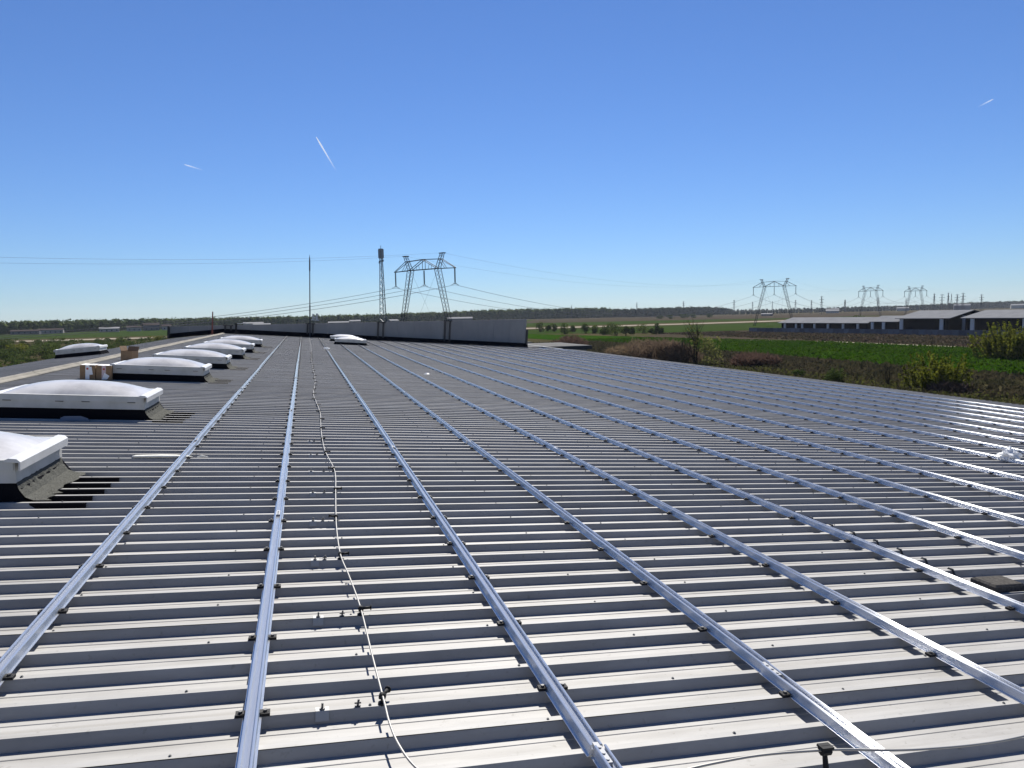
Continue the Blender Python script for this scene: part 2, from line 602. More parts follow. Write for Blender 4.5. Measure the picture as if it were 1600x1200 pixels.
for x0, x1 in zip(xs[:-1], xs[1:]):
    cp.box(0, 1, YWALL - 0.02, YWALL + 0.14, 0, 0.02, tf=Matrix(((x1 - x0, 0, 0, x0), (0, 1, 0, 0), (top_z(x1) - top_z(x0), 0, 1, top_z(x0) + 0.003), (0, 0, 0, 1))))
cp.build('coping', PANEL, par)
DPOST = mat('dark_post_paint', (0.018, 0.018, 0.020), 0.5)
for x in posts:
    for dx in (-0.22, 0.14):
        MB().box(x + dx, x + dx + 0.11, YWALL - 0.10, YWALL - 0.008, roof_z(x) + 0.02, top_z(x) - 0.02).build('post', DPOST, par)
    MB().box(x - 0.30, x + 0.33, YWALL - 0.12, YWALL + 0.02, top_z(x) - 0.02, top_z(x) + 0.05).build('post_cap', DPOST, par)
MB().box(XW1 + 0.01, XW1 + 0.13, YWALL - 0.11, YWALL + 0.15, 0.0, top_z(XW1) - 0.75).build('end_post', DPOST, par)
MB().box(XW0 - 0.14, XW0 - 0.01, YWALL - 0.11, YWALL + 0.15, roof_z(XW0), top_z(XW0) + 0.05).build('end_post', DPOST, par)

# ------------------------------------------------------------------ skylights
SKL, SKD = 1.62, 1.00


def skylight_parts(root, apron=True, nteeth=5):
    # local: x from 0 (uphill end) to SKL, y from 0 (front) to SKD, z from roof crown
    mb = MB()
    o_ = 0.10
    b, t_ = -HC, 0.145
    ring0 = [(-o_, -o_ * 0.3, b), (SKL + o_, -o_ * 0.3, b), (SKL + o_, SKD + o_, b), (-o_, SKD + o_, b)]
    ring1 = [(0, 0, t_), (SKL, 0, t_), (SKL, SKD, t_), (0, SKD, t_)]
    n = 0
    mb.v = ring0 + ring1
    mb.f = [(k, (k + 1) % 4, 4 + (k + 1) % 4, 4 + k) for k in range(4)]
    mb.mi = [0] * 4
    mb.build('upstand', BITU, root)
    # curb
    cb = MB()
    c0, c1 = 0.012, 0.30
    cb.v = [(-0.02, -0.02, 0.130), (SKL + 0.02, -0.02, 0.130), (SKL + 0.02, SKD + 0.02, 0.130), (-0.02, SKD + 0.02, 0.130),
            (-0.01, -0.03, 0.292), (SKL + 0.01, -0.03, 0.292), (SKL + 0.01, SKD + 0.03, 0.292), (-0.01, SKD + 0.03, 0.292)]
    cb.f = [(k, (k + 1) % 4, 4 + (k + 1) % 4, 4 + k) for k in range(4)] + [(3, 2, 1, 0)]
    cb.mi = [0] * 5
    cb.build('curb', FRAME, root)
    fr = MB()
    # front and rear rails, thin upper lip
    for y0, y1 in ((-0.036, 0.045), (SKD - 0.045, SKD + 0.036)):
        fr = MB()
        fr.box(-0.03, SKL + 0.005, y0, y1, 0.225, 0.299)
        fr.build('frame_rail', FRAME, root)
    for x0, x1, nm in ((SKL - 0.05, SKL + 0.055, 'end_cap'), (-0.055, 0.05, 'end_cap')):
        e = MB()
        s = 1 if x1 > 0.5 else -1
        xi, xo = (x0, x1) if s > 0 else (x1, x0)
        prof = [(xi, 0.300), (xi + s * 0.03, 0.314), (xo - s * 0.025, 0.310), (xo, 0.288), (xo, 0.228), (xo - s * 0.012, 0.228), (xo - s * 0.012, 0.283), (xi, 0.288)]
        n0 = len(prof)
        for yy in (-0.05, SKD + 0.05):
            e.v += [(px, yy, pz) for px, pz in prof]
        for k in range(n0):
            e.f.append((k, (k + 1) % n0, n0 + (k + 1) % n0, n0 + k))
            e.mi.append(0)
        e.f += [tuple(range(n0)), tuple(range(n0, 2 * n0))[::-1]]
        e.mi += [0, 0]
        e.build(nm, WHITE, root)
    for fx in (0.07, 0.42, 0.60, 0.92):
        MB().box(SKL * fx - 0.045, SKL * fx + 0.045, -0.0395, -0.03, 0.216, 0.2235).build('vent_slot', SLOT, root)
    d = MB()
    nx, ny = 28, 20
    for j in range(ny + 1):
        for i_ in range(nx + 1):
            u, v = i_ / nx, j / ny
            fu = (1 - abs(2 * u - 1) ** 2.7) ** 0.92
            fv = (1 - abs(2 * v - 1) ** 2.3) ** 0.85
            z = 0.299 + 0.138 * fu * fv
            d.v.append((0.02 + u * (SKL - 0.04), 0.02 + v * (SKD - 0.04), z))
    for j in range(ny):
        for i_ in range(nx):
            a_ = j * (nx + 1) + i_
            d.f.append((a_, a_ + 1, a_ + nx + 2, a_ + nx + 1))
            d.mi.append(0)
    d.build('dome', DOME, root, smooth=True)
    if apron:
        ap = MB()
        ny_, prof = 20, [(0.018, 0.135), (0.035, 0.080), (0.075, 0.025), (0.13, 0.006), (0.215, 0.0035)]
        prng = random.Random(5)
        for j in range(ny_ + 1):
            yy = -0.02 + j / ny_ * (SKD + 0.02)
            for px, pz in prof:
                jit = (prng.random() - 0.5) * (0.07 if px > 0.15 else 0.006)
                ap.v.append((SKL + px + jit, yy, pz + (prng.random() - 0.5) * 0.006))
        m_ = len(prof)
        for j in range(ny_):
            for k in range(m_ - 1):
                a_ = j * m_ + k
                ap.f.append((a_, a_ + 1, a_ + m_ + 1, a_ + m_))
                ap.mi.append(0)
        ap.build('felt_apron', GRAIN, root)
        for k in range(nteeth):
            tb = MB()
            y0 = k * PITCH - 0.075
            ln = 0.47 + prng.random() * 0.07
            xa = SKL + 0.12
            # felt strip turned down over the front of one rib, pointed at its inner end
            yy0, yy1 = y0 - WEB - 0.012, y0 - 0.002
            pts = [(xa, yy1 - 0.004), (SKL + 0.22, yy0), (SKL + ln, yy0), (SKL + ln, yy1), (SKL + 0.22, yy1)]
            n0 = len(pts)
            tb.v = [(x, y, -HC + 0.001) for x, y in pts] + [(x, y, -0.001) for x, y in pts]
            tb.f = [tuple(range(n0, 2 * n0)), tuple(range(n0))[::-1]] + [(q_, (q_ + 1) % n0, n0 + (q_ + 1) % n0, n0 + q_) for q_ in range(n0)]
            tb.mi = [0] * len(tb.f)
            tb.build('felt_strip', BITU, root)


SKG = 'domed skylights along the ridge side'
sky_labels = [
    'white domed skylight nearest the two end rails, cut by the left edge with large felt apron',
    'long white domed skylight with a pale plastic piece lying against its dark base',
    'white domed skylight with two cardboard boxes standing at its ridge end',
    'white domed skylight just beyond the one beside the boxes, open carton behind its ridge end',
    'fifth white domed skylight counted along the row from the open end of the roof',
    'second to last white domed skylight of the row before the parapet wall',
    'last white domed skylight of the row before the parapet wall']
sky_labels[0] = 'white domed skylight farthest from the parapet wall, with broad grey felt apron'
sky_spots = [(-2.0, 5.92), (-1.98, 10.2), (-1.96, 15.75), (-1.90, 19.7), (-1.86, 24.2), (-1.84, 28.3), (-1.82, 33.4)]
first = None
for (xr, y), lb in zip(sky_spots, sky_labels):
    M_ = B(xr - SKL + 0.04, crown(round((y - D0) / PITCH)) + 0.075)
    if first is None:
        first = thing('skylight', lb, 'skylight', SKG, M=M_)
        skylight_parts(first)
    else:
        c = copy_tree(first)
        c['label'] = lb
        c.matrix_world = M_
for (x, y), lb in (((1.72, 41.3), 'white domed skylight standing between the rails with bare roof before it'), ((1.66, 46.6), 'white domed skylight standing between the rails directly before the parapet wall')):
    c = copy_tree(first)
    c['label'] = lb
    c['group'] = 'domed skylights among the rails'
    c.matrix_world = B(x, y)
c = copy_tree(first)
c['label'] = 'lone white domed skylight on the far slope beyond the ridge'
del c['group']
for ch in list(c.children):
    if ch.name.startswith('felt_'):
        bpy.data.objects.remove(ch)
c.matrix_world = LM @ Matrix.Translation((-2.78, 27.6, 0)) @ Matrix.Diagonal((0.80, 0.95, 0.95, 1))

# ------------------------------------------------------------------ mounting rails with clamps
RAILS = [-1.075, -0.132, 1.0, 1.965, 2.92, 3.91, 4.92, 5.91, 6.92, 7.95, 9.15, 10.2, 11.3, 12.35, 13.45, 14.6, 15.75, 16.9, 18.05]
RW, RH, LIP, FT = 0.046, 0.042, 0.010, 0.009
hw = RW / 2
rail_prof = [(-hw - FT, 0.0), (-hw - FT, 0.0028), (-hw - 0.001, 0.0036), (-hw, RH - 0.004), (-hw + 0.0012, RH - 0.0012), (-hw + 0.004, RH),
             (-hw + LIP - 0.002, RH), (-hw + LIP, RH - 0.002), (-hw + LIP, RH - 0.004), (-hw + LIP - 0.004, RH - 0.005), (-hw + LIP - 0.004, RH - 0.016), (hw - LIP + 0.004, RH - 0.016), (hw - LIP + 0.004, RH - 0.005), (hw - LIP, RH - 0.004), (hw - LIP, RH - 0.002), (hw - LIP + 0.002, RH),
             (hw - 0.004, RH), (hw - 0.0012, RH - 0.0012), (hw, RH - 0.004), (hw + 0.001, 0.0036), (hw + FT, 0.0028), (hw + FT, 0.0)]


def rail_mesh(length):
    me = bpy.data.meshes.new('rail_length')
    v, f = [], []
    n = len(rail_prof)
    for y in (0.0, length):
        v += [(x, y, z) for x, z in rail_prof]
    for j in range(n):
        f.append((j, (j + 1) % n, n + (j + 1) % n, n + j))
    f += [tuple(range(n))[::-1], tuple(range(n, 2 * n))]
    f = [tuple(reversed(q_)) for q_ in f]
    me.from_pydata(v, [], f)
    per = [0.0]
    for j in range(n):
        a_, b_ = rail_prof[j], rail_prof[(j + 1) % n]
        per.append(per[-1] + math.hypot(b_[0] - a_[0], b_[1] - a_[1]))
    uv = me.uv_layers.new(name='UVMap')
    for p in me.polygons:
        for li in p.loop_indices:
            vi = me.loops[li].vertex_index
            s = per[vi % n]
            if p.index == n - 1 and vi % n == 0:
                s = per[n]
            if p.index >= n:
                uv.data[li].uv = (v[vi][0], v[vi][2])
            else:
                uv.data[li].uv = (s, v[vi][1])
    me.materials.append(ALU)
    me.update()
    return me


RAILLEN = 6.0
rail_me = rail_mesh(RAILLEN - 0.004)


def clamp_mesh():
    mb = MB()
    mb.box(hw + 0.003, hw + 0.036, -0.017, 0.015, 0.0005, 0.012, 0)
    mb.tube([(hw + 0.019, 0, 0.009), (hw + 0.019, 0, 0.013)], 0.0125, 10, 0)
    mb.box(hw - 0.001, hw + 0.012, -0.012, 0.012, 0.0095, 0.014, 0)
    return mb.mesh('clamp', RUBBER)


CLAMP = clamp_mesh()
CBOLT = MB().tube([(hw + 0.019, 0, 0.0125), (hw + 0.019, 0, 0.020)], 0.0075, 6).mesh('bolt', mat('dark_bolt', (0.06, 0.06, 0.062), 0.5, metal=0.3))


def far_clamps(x, ks, root):
    mb = MB()
    for k in ks:
        y = crown(k) + CW / 2
        for s in (-1, 1):
            x0, x1 = sorted((s * (hw + 0.003), s * (hw + 0.033)))
            mb.box(x0, x1, y - 0.014, y + 0.014, 0.0005, 0.018)
    o_ = mb.build('clamp_row', RUBBER, root)
    o_['kind'] = 'stuff'


ORD = ['first', 'second', 'third', 'fourth', 'fifth', 'sixth', 'seventh', 'eighth', 'ninth', 'tenth', 'eleventh', 'twelfth', 'thirteenth', 'fourteenth', 'fifteenth', 'sixteenth', 'seventeenth', 'eighteenth', 'nineteenth']
OFF = {0: 0, 1: 1, 2: 1, 3: 0, 4: 1, 5: 0}
rr = random.Random(3)
KMAX = int((YWALL - 0.8 - D0) / PITCH)
for i_, x in enumerate(RAILS):
    if i_ == 0:
        lb = 'silver aluminium mounting rail nearest the row of domed skylights'
    elif i_ == 1:
        lb = 'silver aluminium mounting rail just left of the thin pale conductor wire'
    elif i_ == 2:
        lb = 'silver aluminium mounting rail just right of the thin pale conductor wire, with a splice plate'
    elif i_ == 5:
        lb = 'silver aluminium mounting rail with a black cable lying along its far side'
    elif i_ == len(RAILS) - 1:
        lb = 'silver aluminium mounting rail nearest the roof edge above the meadow'
    else:
        lb = '%s silver aluminium mounting rail counted from the skylight row' % ORD[i_]
    root = thing('mounting_rail', lb, 'rail', 'mounting rails across the roof', M=B(x, 0))
    # rail lengths butt end to end
    y = {1: -0.6, 2: -3.80, 3: -3.35}.get(i_, -4.0 + rr.random() * 2.4)
    ends = []
    kk = 0
    while y < YWALL - 0.6:
        dx = (rr.random() - 0.5) * 0.014
        if y + RAILLEN > YWALL - 0.4:
            o = link('rail_length', rail_me, root, (dx, y, 0))
            o.scale = (1, (YWALL - 0.45 - y) / RAILLEN, 1)
            break
        o = link('rail_length', rail_me, root, (dx, y, 0))
        o.rotation_euler = (0, 0, (rr.random() - 0.5) * 0.003)
        y += RAILLEN
        ends.append(y)
    for ye in ends[:3]:
        sp = MB()
        z0 = RH - 0.0158
        sp.box(-hw + LIP + 0.001, hw - LIP - 0.001, ye - 0.10, ye + 0.02, z0, z0 + 0.012)
        for b_ in (-0.085, -0.05, -0.015):
            sp.tube([(0, ye + b_, z0 + 0.011), (0, ye + b_, z0 + 0.016)], 0.006, 6)
        sp.build('splice_plate', mat('splice_aluminium', (0.24, 0.25, 0.27), 0.6), root)
    off = OFF.get(i_, rr.randrange(3))
    near, far = [], []
    for k in range(-9, KMAX):
        if k % 3 != off:
            continue
        yy = crown(k)
        if math.hypot(yy, x) < 11 and yy > 0.5:
            near.append(k)
        else:
            far.append(k)
    for k in near:
        for s_ in (0, 1):
            o = link('clamp', CLAMP, root, (0, crown(k) + CW / 2 + (rr.random() - 0.5) * 0.006, 0))
            o.rotation_euler = (0, 0, math.pi * s_ + (rr.random() - 0.5) * 0.10)
            link('bolt', CBOLT, o)
    far_clamps(x, far, root)

# ------------------------------------------------------------------ lightning conductor wire and its holders
cw = thing('conductor_wire', 'thin pale metal conductor wire winding along the roof on small holders', 'wire', M=BM)
WZ = 0.030
cp_ = [(0.90, 1.72), (0.62, 1.90), (0.46, 2.07), (0.383, 2.2), (0.345, 2.335), (0.330, 2.477), (0.327, 2.624), (0.318, 3.04), (0.309, 3.56), (0.281, 4.0), (0.252, 4.364), (0.252, 4.9), (0.266, 5.374), (0.290, 6.02),
       (0.312, 6.592), (0.308, 7.055), (0.259, 7.88), (0.246, 8.7), (0.250, 9.5), (0.258, 10.06), (0.272, 11.08), (0.237, 12.5), (0.208, 13.86), (0.262, 15.87), (0.285, 18), (0.270, 22.2), (0.30, 28), (0.335, 33.3), (0.36, 42), (0.40, 52.2)]


def catmull(P, n=8):
    out = []
    P = [Vector(p) for p in P]
    for k in range(len(P) - 1):
        p0, p1, p2, p3 = P[max(k - 1, 0)], P[k], P[k + 1], P[min(k + 2, len(P) - 1)]
        for j in range(n):
            t = j / n
            out.append(0.5 * ((2 * p1) + (p2 - p0) * t + (2 * p0 - 5 * p1 + 4 * p2 - p3) * t * t + (3 * p1 - p0 - 3 * p2 + p3) * t ** 3))
    out.append(P[-1])
    return out


wp = catmull([(x, y, WZ + (0.004 * math.sin(y * 3.1))) for x, y in cp_])
MB().tube(wp, 0.0042, 8).build('wire', WIRE, cw, smooth=True)
holder = MB()
holder.tube([(0, 0, -0.002), (0, 0, 0.006)], 0.016, 10)
holder.tube([(0, 0, 0.005), (0, 0, WZ - 0.006)], 0.006, 8)
holder.tube([(0, -0.010, WZ), (0, 0.010, WZ)], 0.0135, 10)
holder.tube([(0.008, 0, WZ + 0.002), (0.046, 0, WZ + 0.003)], 0.0075, 8)
holder.tube([(0.046, 0, WZ + 0.003), (0.050, 0, WZ + 0.003)], 0.0135, 8)
HME = holder.mesh('holder', RUBBER, True)


def wire_x(y):
    best = min(wp, key=lambda p: abs(p.y - y))
    return best.x


hr = random.Random(21)
for n_, k in enumerate(list(range(-3, 130, 4))):
    yy = crown(k) + CW / 2
    o = link('holder', HME, cw, (wire_x(yy), yy, 0))
    o.rotation_euler = (0, 0, [0.05, 1.0, -0.02, 0.1, 3.0, 0.2, 2.9][n_ % 7] + (hr.random() - 0.5) * 0.2)

# cross wire near the camera
cw2 = thing('conductor_wire', 'grey conductor wire crossing over a rail on a tall black holder', 'wire', M=BM)
ZC = 0.095
pp = catmull([(0.90, 1.72, WZ), (1.06, 1.92, 0.07), (1.371, 1.955, ZC), (1.694, 1.938, ZC + 0.004), (1.919, 1.902, ZC), (2.063, 1.890, ZC - 0.004), (2.299, 1.902, ZC - 0.02), (2.53, 1.927, ZC - 0.03), (3.0, 1.99, 0.06)])
MB().tube(pp, 0.0042, 8).build('wire', WIRE, cw2, smooth=True)
th = MB()
yk = crown(-3) + CW / 2 + 0.01
th.tube([(1.694, yk + 0.10, -0.01), (1.694, yk + 0.10, 0.012)], 0.020, 10)
th.tube([(1.694, yk + 0.10, 0.01), (1.694, 1.938, ZC - 0.01)], [0.011, 0.008], 8)
th.tube([(1.678, 1.938, ZC + 0.004), (1.710, 1.938, ZC + 0.004)], 0.017, 8)
th.box(1.672, 1.716, 1.922, 1.954, ZC + 0.012, ZC + 0.020)
th.build('holder', RUBBER, cw2)

# old fixing plates with bolts on the ribs beside the wire
fp = MB()
fp.quad((-0.024, -0.0035, 0.002), (-0.024, -0.020, -0.029), (0.024, -0.020, -0.029), (0.024, -0.0035, 0.002))
fp.quad((-0.024, 0.022, 0.004), (-0.024, -0.0035, 0.0025), (0.024, -0.0035, 0.0025), (0.024, 0.022, 0.004))
FPM = fp.mesh('plate', mat('plate_steel', (0.30, 0.30, 0.29), 0.45))
bolt = MB()
bolt.tube([(0, 0, 0.002), (0, 0, 0.008)], 0.011, 6)
bolt.tube([(0, 0, 0.008), (0, 0, 0.026)], 0.0045, 6)
BLT = bolt.mesh('bolt', mat('dull_bolt', (0.10, 0.10, 0.10), 0.5, metal=0.5))
for k in range(1, 30, 4):
    t_ = thing('fixing_plate', 'small folded steel plate with a bolt on a rib left of the conductor wire', 'bracket', 'bolted plates along the conductor wire', M=B(0.105 + 0.01 * hr.random(), crown(k)))
    link('plate', FPM, t_)
    link('bolt', BLT, t_, (0, 0.009, 0))
    s_ = thing('stud', 'tiny loose metal stud on a rib crown close to the conductor wire', 'stud', 'studs along the conductor wire', M=B(wire_x(crown(k)) - 0.09, crown(k) + 0.012))
    q_ = MB()
    q_.tube([(0, 0, 0), (0, 0, 0.004)], 0.011, 8)
    q_.tube([(0, 0, 0.003), (0.003, 0.001, 0.026)], 0.0045, 6)
    q_.build('shank', mat('dark_bolt', (0.06, 0.06, 0.062)), s_)
    w_ = MB()
    w_.box(-0.012, 0.012, -0.002, 0.002, 0.010, 0.016)
    w_.build('wing_nut', mat('dark_bolt', (0.06, 0.06, 0.062)), s_)

# black cable draped over the ribs beside the sixth rail
cbp = []
for k in range(5, 46):
    x = 4.155 - 0.012 * (k - 5) * (1 if k < 22 else 0.65) + 0.012 * math.sin(k * 0.9)
    y = crown(k)
    cbp += [(x + 0.002, y - WEB - 0.012, -HC + 0.007), (x + 0.001, y - WEB * 0.5 - 0.006, -HC * 0.5 + 0.003), (x, y - 0.001, 0.0065), (x, y + CW, 0.0065), (x - 0.001, y + CW + WEB + 0.008, -HC + 0.008), (x - 0.002, y + 0.11, -HC + 0.0065)]
tag(place(MB().tube(cbp, 0.0065, 6).build('black_cable', BLACKCABLE), BM), 'black cable draped over the ribs along a rail to the dark felt pads', 'cable')

# ------------------------------------------------------------------ loose things on the roof
def slab(name, sx, sy, sz, M_, material, label, cat, group=None):
    mb = MB()
    b_ = 0.012
    prof = [(0, 0), (sx, 0), (sx, sy), (0, sy)]
    inn = [(b_, b_), (sx - b_, b_), (sx - b_, sy - b_), (b_, sy - b_)]
    mb.v = [(x, y, 0) for x, y in prof] + [(x, y, sz - b_) for x, y in prof] + [(x, y, sz) for x, y in inn]
    for k in range(4):
        mb.f.append((k, (k + 1) % 4, 4 + (k + 1) % 4, 4 + k))
        mb.f.append((4 + k, 4 + (k + 1) % 4, 8 + (k + 1) % 4, 8 + k))
    mb.f += [(8, 9, 10, 11), (3, 2, 1, 0)]
    mb.mi = [0] * len(mb.f)
    return tag(place(mb.build(name, material), M_), label, cat, group)


PAD = mat('dark_felt_pad', (0.05, 0.048, 0.045), 0.9, spec=0.15, noise=60, col2=(0.09, 0.085, 0.08), bump=(90, 0.7, 0.005))
slab('felt_pad', 0.24, 0.17, 0.045, B(4.03, crown(4) + 0.03, 0.000, 0.02), PAD, 'dark felt pad lying behind the rail at the end of the black cable', 'pad')
slab('felt_pad', 0.30, 0.17, 0.030, B(4.20, crown(3) + 0.02, 0.000, -0.03), PAD, 'dark felt pad overlapping the next pad on the open side away from the cable', 'pad')

bag_bm = MB()
brg = random.Random(9)
nu, nv = 22, 12
for j in range(nv + 1):
    for i_ in range(nu):
        a_ = 2 * math.pi * i_ / nu
        e_ = -math.pi / 2 + math.pi * j / nv
        r_ = 1 + 0.22 * math.sin(3 * a_ + 1.3 * j) * math.cos(e_) + 0.16 * math.sin(7 * a_ - j) * math.cos(e_) + (brg.random() - 0.5) * 0.16
        z = math.sin(e_)
        bag_bm.v.append((0.17 * r_ * math.cos(e_) * math.cos(a_), 0.13 * r_ * math.cos(e_) * math.sin(a_), max(0.0, 0.085 + 0.095 * r_ * z)))
for j in range(nv):
    for i_ in range(nu):
        a_, b_ = j * nu + i_, j * nu + (i_ + 1) % nu
        bag_bm.f.append((a_, b_, b_ + nu, a_ + nu))
        bag_bm.mi.append(0)
bag = thing('plastic_bag', 'crumpled white plastic bag snagged on a rail in the sun glare', 'bag', M=B(9.22, 7.62, -0.005, 0.2) @ Matrix.Scale(0.82, 4))
bag_bm.build('bag_body', PLASTIC, bag)
kn = MB()
kn.tube([(-0.03, 0.0, 0.13), (-0.035, 0.0, 0.18), (-0.02, 0.01, 0.205), (-0.01, 0.0, 0.245)], [0.075, 0.05, 0.035, 0.012], 9)
kn.build('knot', PLASTIC, bag)
tlb = MB()
tlb.tube([(0.10, 0.0, 0.14), (0.20, 0.01, 0.11), (0.30, -0.01, 0.08), (0.36, 0.0, 0.07)], [0.04, 0.035, 0.022, 0.006], 8)
tlb.build('handle', PLASTIC, bag)

# cartons beside the third skylight
for n_, (x, lb) in enumerate(((-4.08, 'brown cardboard box with a white strip and paper, on the ridge side of its twin'), (-3.80, 'brown cardboard box between its twin and the skylight end'))):
    t_ = thing('cardboard_box', lb, 'box', 'boxes beside the third skylight', M=B(x, 15.72, 0.0, 0.03 * n_))
    MB().box(0, 0.265, 0, 0.34, 0.0, 0.27).build('carton', CARD, t_)
    MB().box(0.095, 0.165, -0.0025, 0.34, 0.002, 0.2735).build('tape_strip', TAPE if n_ == 0 else TAPE2, t_)
    lf = MB()
    lf.box(0.012, 0.125, 0.01, 0.33, 0.275, 0.279)
    lf.box(0.14, 0.255, 0.01, 0.33, 0.276, 0.281)
    lf.build('lid_flap', TAPE, t_)
    lbm = MB()
    if n_ == 0:
        lbm.v = [(0.15, -0.006, 0.24), (0.20, -0.006, 0.25), (0.225, -0.006, 0.10), (0.17, -0.006, 0.09), (0.15, -0.003, 0.24), (0.20, -0.003, 0.25), (0.225, -0.003, 0.10), (0.17, -0.003, 0.09)]
    else:
        lbm.v = [(0.10, -0.006, 0.01), (0.19, -0.006, 0.01), (0.23, -0.006, 0.08), (0.14, -0.006, 0.14), (0.10, -0.003, 0.01), (0.19, -0.003, 0.01), (0.23, -0.003, 0.08), (0.14, -0.003, 0.14)]
    lbm.f = [(0, 3, 2, 1), (4, 5, 6, 7), (0, 1, 5, 4), (1, 2, 6, 5), (2, 3, 7, 6), (3, 0, 4, 7)]
    lbm.mi = [0] * 6
    lbm.build('paper', TAPE, t_)
    MB().box(0.112, 0.148, -0.0045, -0.002, 0.19, 0.225).build('printed_mark', RED, t_)
t_ = thing('cardboard_box', 'open brown cardboard box leaning with raised flaps behind a skylight', 'box', M=B(-4.62, 21.5, 0.0, -0.35))
ob = MB()
ob.box(0, 0.30, 0, 0.008, 0, 0.26)
ob.box(0, 0.30, 0.292, 0.30, 0, 0.26)
ob.box(0, 0.008, 0.008, 0.292, 0, 0.26)
ob.box(0.292, 0.30, 0.008, 0.292, 0, 0.26)
ob.box(0, 0.30, 0, 0.30, -0.004, 0.004)
ob.build('carton', CARD, t_)
fq = MB()
fq.box(0, 0.30, 0.0, 0.006, 0, 0.13, tf=Matrix.Translation((0, 0.294, 0.26)) @ Matrix.Rotation(R(-25), 4, 'X'))
fq.box(0, 0.006, 0.0, 0.30, 0, 0.13, tf=Matrix.Translation((0, 0, 0.26)) @ Matrix.Rotation(R(-20), 4, 'Y'))
fq.build('flap', CARD, t_)

# torn white foam tube lying in a trough
ft = MB()
ft.tube([(-1.53, 0, 0.0), (-1.50, 0, 0.004), (-1.40, 0.004, 0.008), (-1.28, 0, 0.014), (-1.15, 0.003, 0.012), (-1.06, 0, 0.006), (-1.0, 0.008, 0.0)], [0.016, 0.030, 0.033, 0.036, 0.034, 0.026, 0.004], 10)
ft.v = [(x, y, z * 0.4 + 0.013) for x, y, z in ft.v]
tag(place(ft.build('foam_roll', mat('pale_foam', (0.70, 0.69, 0.62), 0.8, noise=20, col2=(0.55, 0.54, 0.48)), smooth=True), B(0, crown(24) + 0.03, -0.002)), 'torn pale foam roll lying in a trough beside the rail nearest the skylights', 'packaging')
tf_ = MB()
tf_.tube([(-0.96, 0, 0.002), (-0.92, 0.01, 0.012), (-0.86, 0.0, 0.006)], [0.006, 0.012, 0.003], 6)
tag(place(tf_.build('foam_scrap', MATS['pale_foam']), B(0, crown(24) + 0.05, 0)), 'small pale foam scrap at the thin end of the torn roll', 'scrap')
pf = MB()
pf.v = [(0, 0, 0), (0.32, 0, 0), (0.30, 0.02, 0.03), (0.22, 0.035, 0.055), (0.04, 0.035, 0.05), (0, 0.025, 0.03), (0, 0.05, 0), (0.32, 0.05, 0)]
pf.f = [(0, 1, 2, 3, 4, 5), (0, 5, 4, 6), (1, 7, 3, 2), (4, 3, 7, 6), (0, 6, 7, 1)]
pf.mi = [0] * 5
tag(place(pf.build('plastic_piece', mat('grey_translucent_plastic', (0.16, 0.17, 0.19), 0.4)), B(-2.83, 10.08, 0.0)), 'pale plastic piece lying against the dark base of a skylight', 'packaging')
for x, y, s, lb in ((3.28, 20.0, 0.065, 'small white crumpled scrap lying on the ribs between two rails'), (0.985, 33.0, 0.09, 'small white scrap caught on top of a rail before the wall skylights')):
    q_ = MB()
    for j in range(5):
        for i_ in range(8):
            a_ = 2 * math.pi * i_ / 8
            e_ = -math.pi / 2 + math.pi * j / 4
            r_ = s * (0.8 + 0.5 * brg.random())
            q_.v.append((1.4 * r_ * math.cos(e_) * math.cos(a_), 0.8 * r_ * math.cos(e_) * math.sin(a_), max(0, 0.45 * r_ * (1 + math.sin(e_)))))
    for j in range(4):
        for i_ in range(8):
            a_, b_ = j * 8 + i_, j * 8 + (i_ + 1) % 8
            q_.f.append((a_, b_, b_ + 8, a_ + 8))
            q_.mi.append(0)
    tag(place(q_.build('scrap', PLASTIC), B(x, y, 0.0 if x > 2 else RH)), lb, 'scrap')

# ------------------------------------------------------------------ masts at the wall
ms = thing('lightning_mast', 'thin tall leaning lightning mast standing at the parapet wall', 'mast', M=B(0.44, YWALL - 0.32, 0.0))
lean = -0.036
MB().tube([(0, 0, 0), (lean * 2.2, 0, 2.2)], [0.045, 0.042], 8).build('lower_tube', DARKSTEEL, ms)
MB().tube([(lean * 2.1, 0, 2.1), (lean * 4.6, 0, 4.6)], [0.034, 0.030], 8).build('middle_tube', DARKSTEEL, ms)
MB().tube([(lean * 4.5, 0, 4.5), (lean * 5.25, 0, 5.25), (lean * 5.6, 0, 5.6)], [0.045, 0.040, 0.004], 8).build('tip', DARKSTEEL, ms)
bx = MB()
bx.box(0.05, 0.55, -0.05, 0.15, 1.18, 1.24)
bx.box(0.10, 0.20, -0.03, 0.12, 1.24, 1.62)
bx.box(0.34, 0.46, -0.03, 0.12, 1.24, 1.66)
bx.box(0.22, 0.32, 0.0, 0.08, 1.3, 1.45)
bx.build('equipment_bracket', ANTENNA, ms)
rp_ = thing('red_post', 'slender rusty red post before the low end of the parapet wall', 'post', M=B(-5.75, YWALL - 0.6, roof_z(-5.75)))
MB().tube([(0, 0, 0), (0, 0, 1.5)], [0.055, 0.035], 8).build('shaft', RUST, rp_)
MB().box(-0.10, 0.10, -0.10, 0.10, 0, 0.03).build('foot_plate', RUST, rp_)
bp = thing('black_post', 'short black post with a white rod beside the corner of the parapet wall', 'post', M=B(-4.3, YWALL - 0.5, 0))
MB().tube([(0, 0, 0), (0, 0, 0.72)], 0.06, 8).build('shaft', RUBBER, bp)
MB().tube([(0.02, 0, 0.70), (0.62, 0, 0.76)], 0.02, 6).build('rod', WHITE, bp)

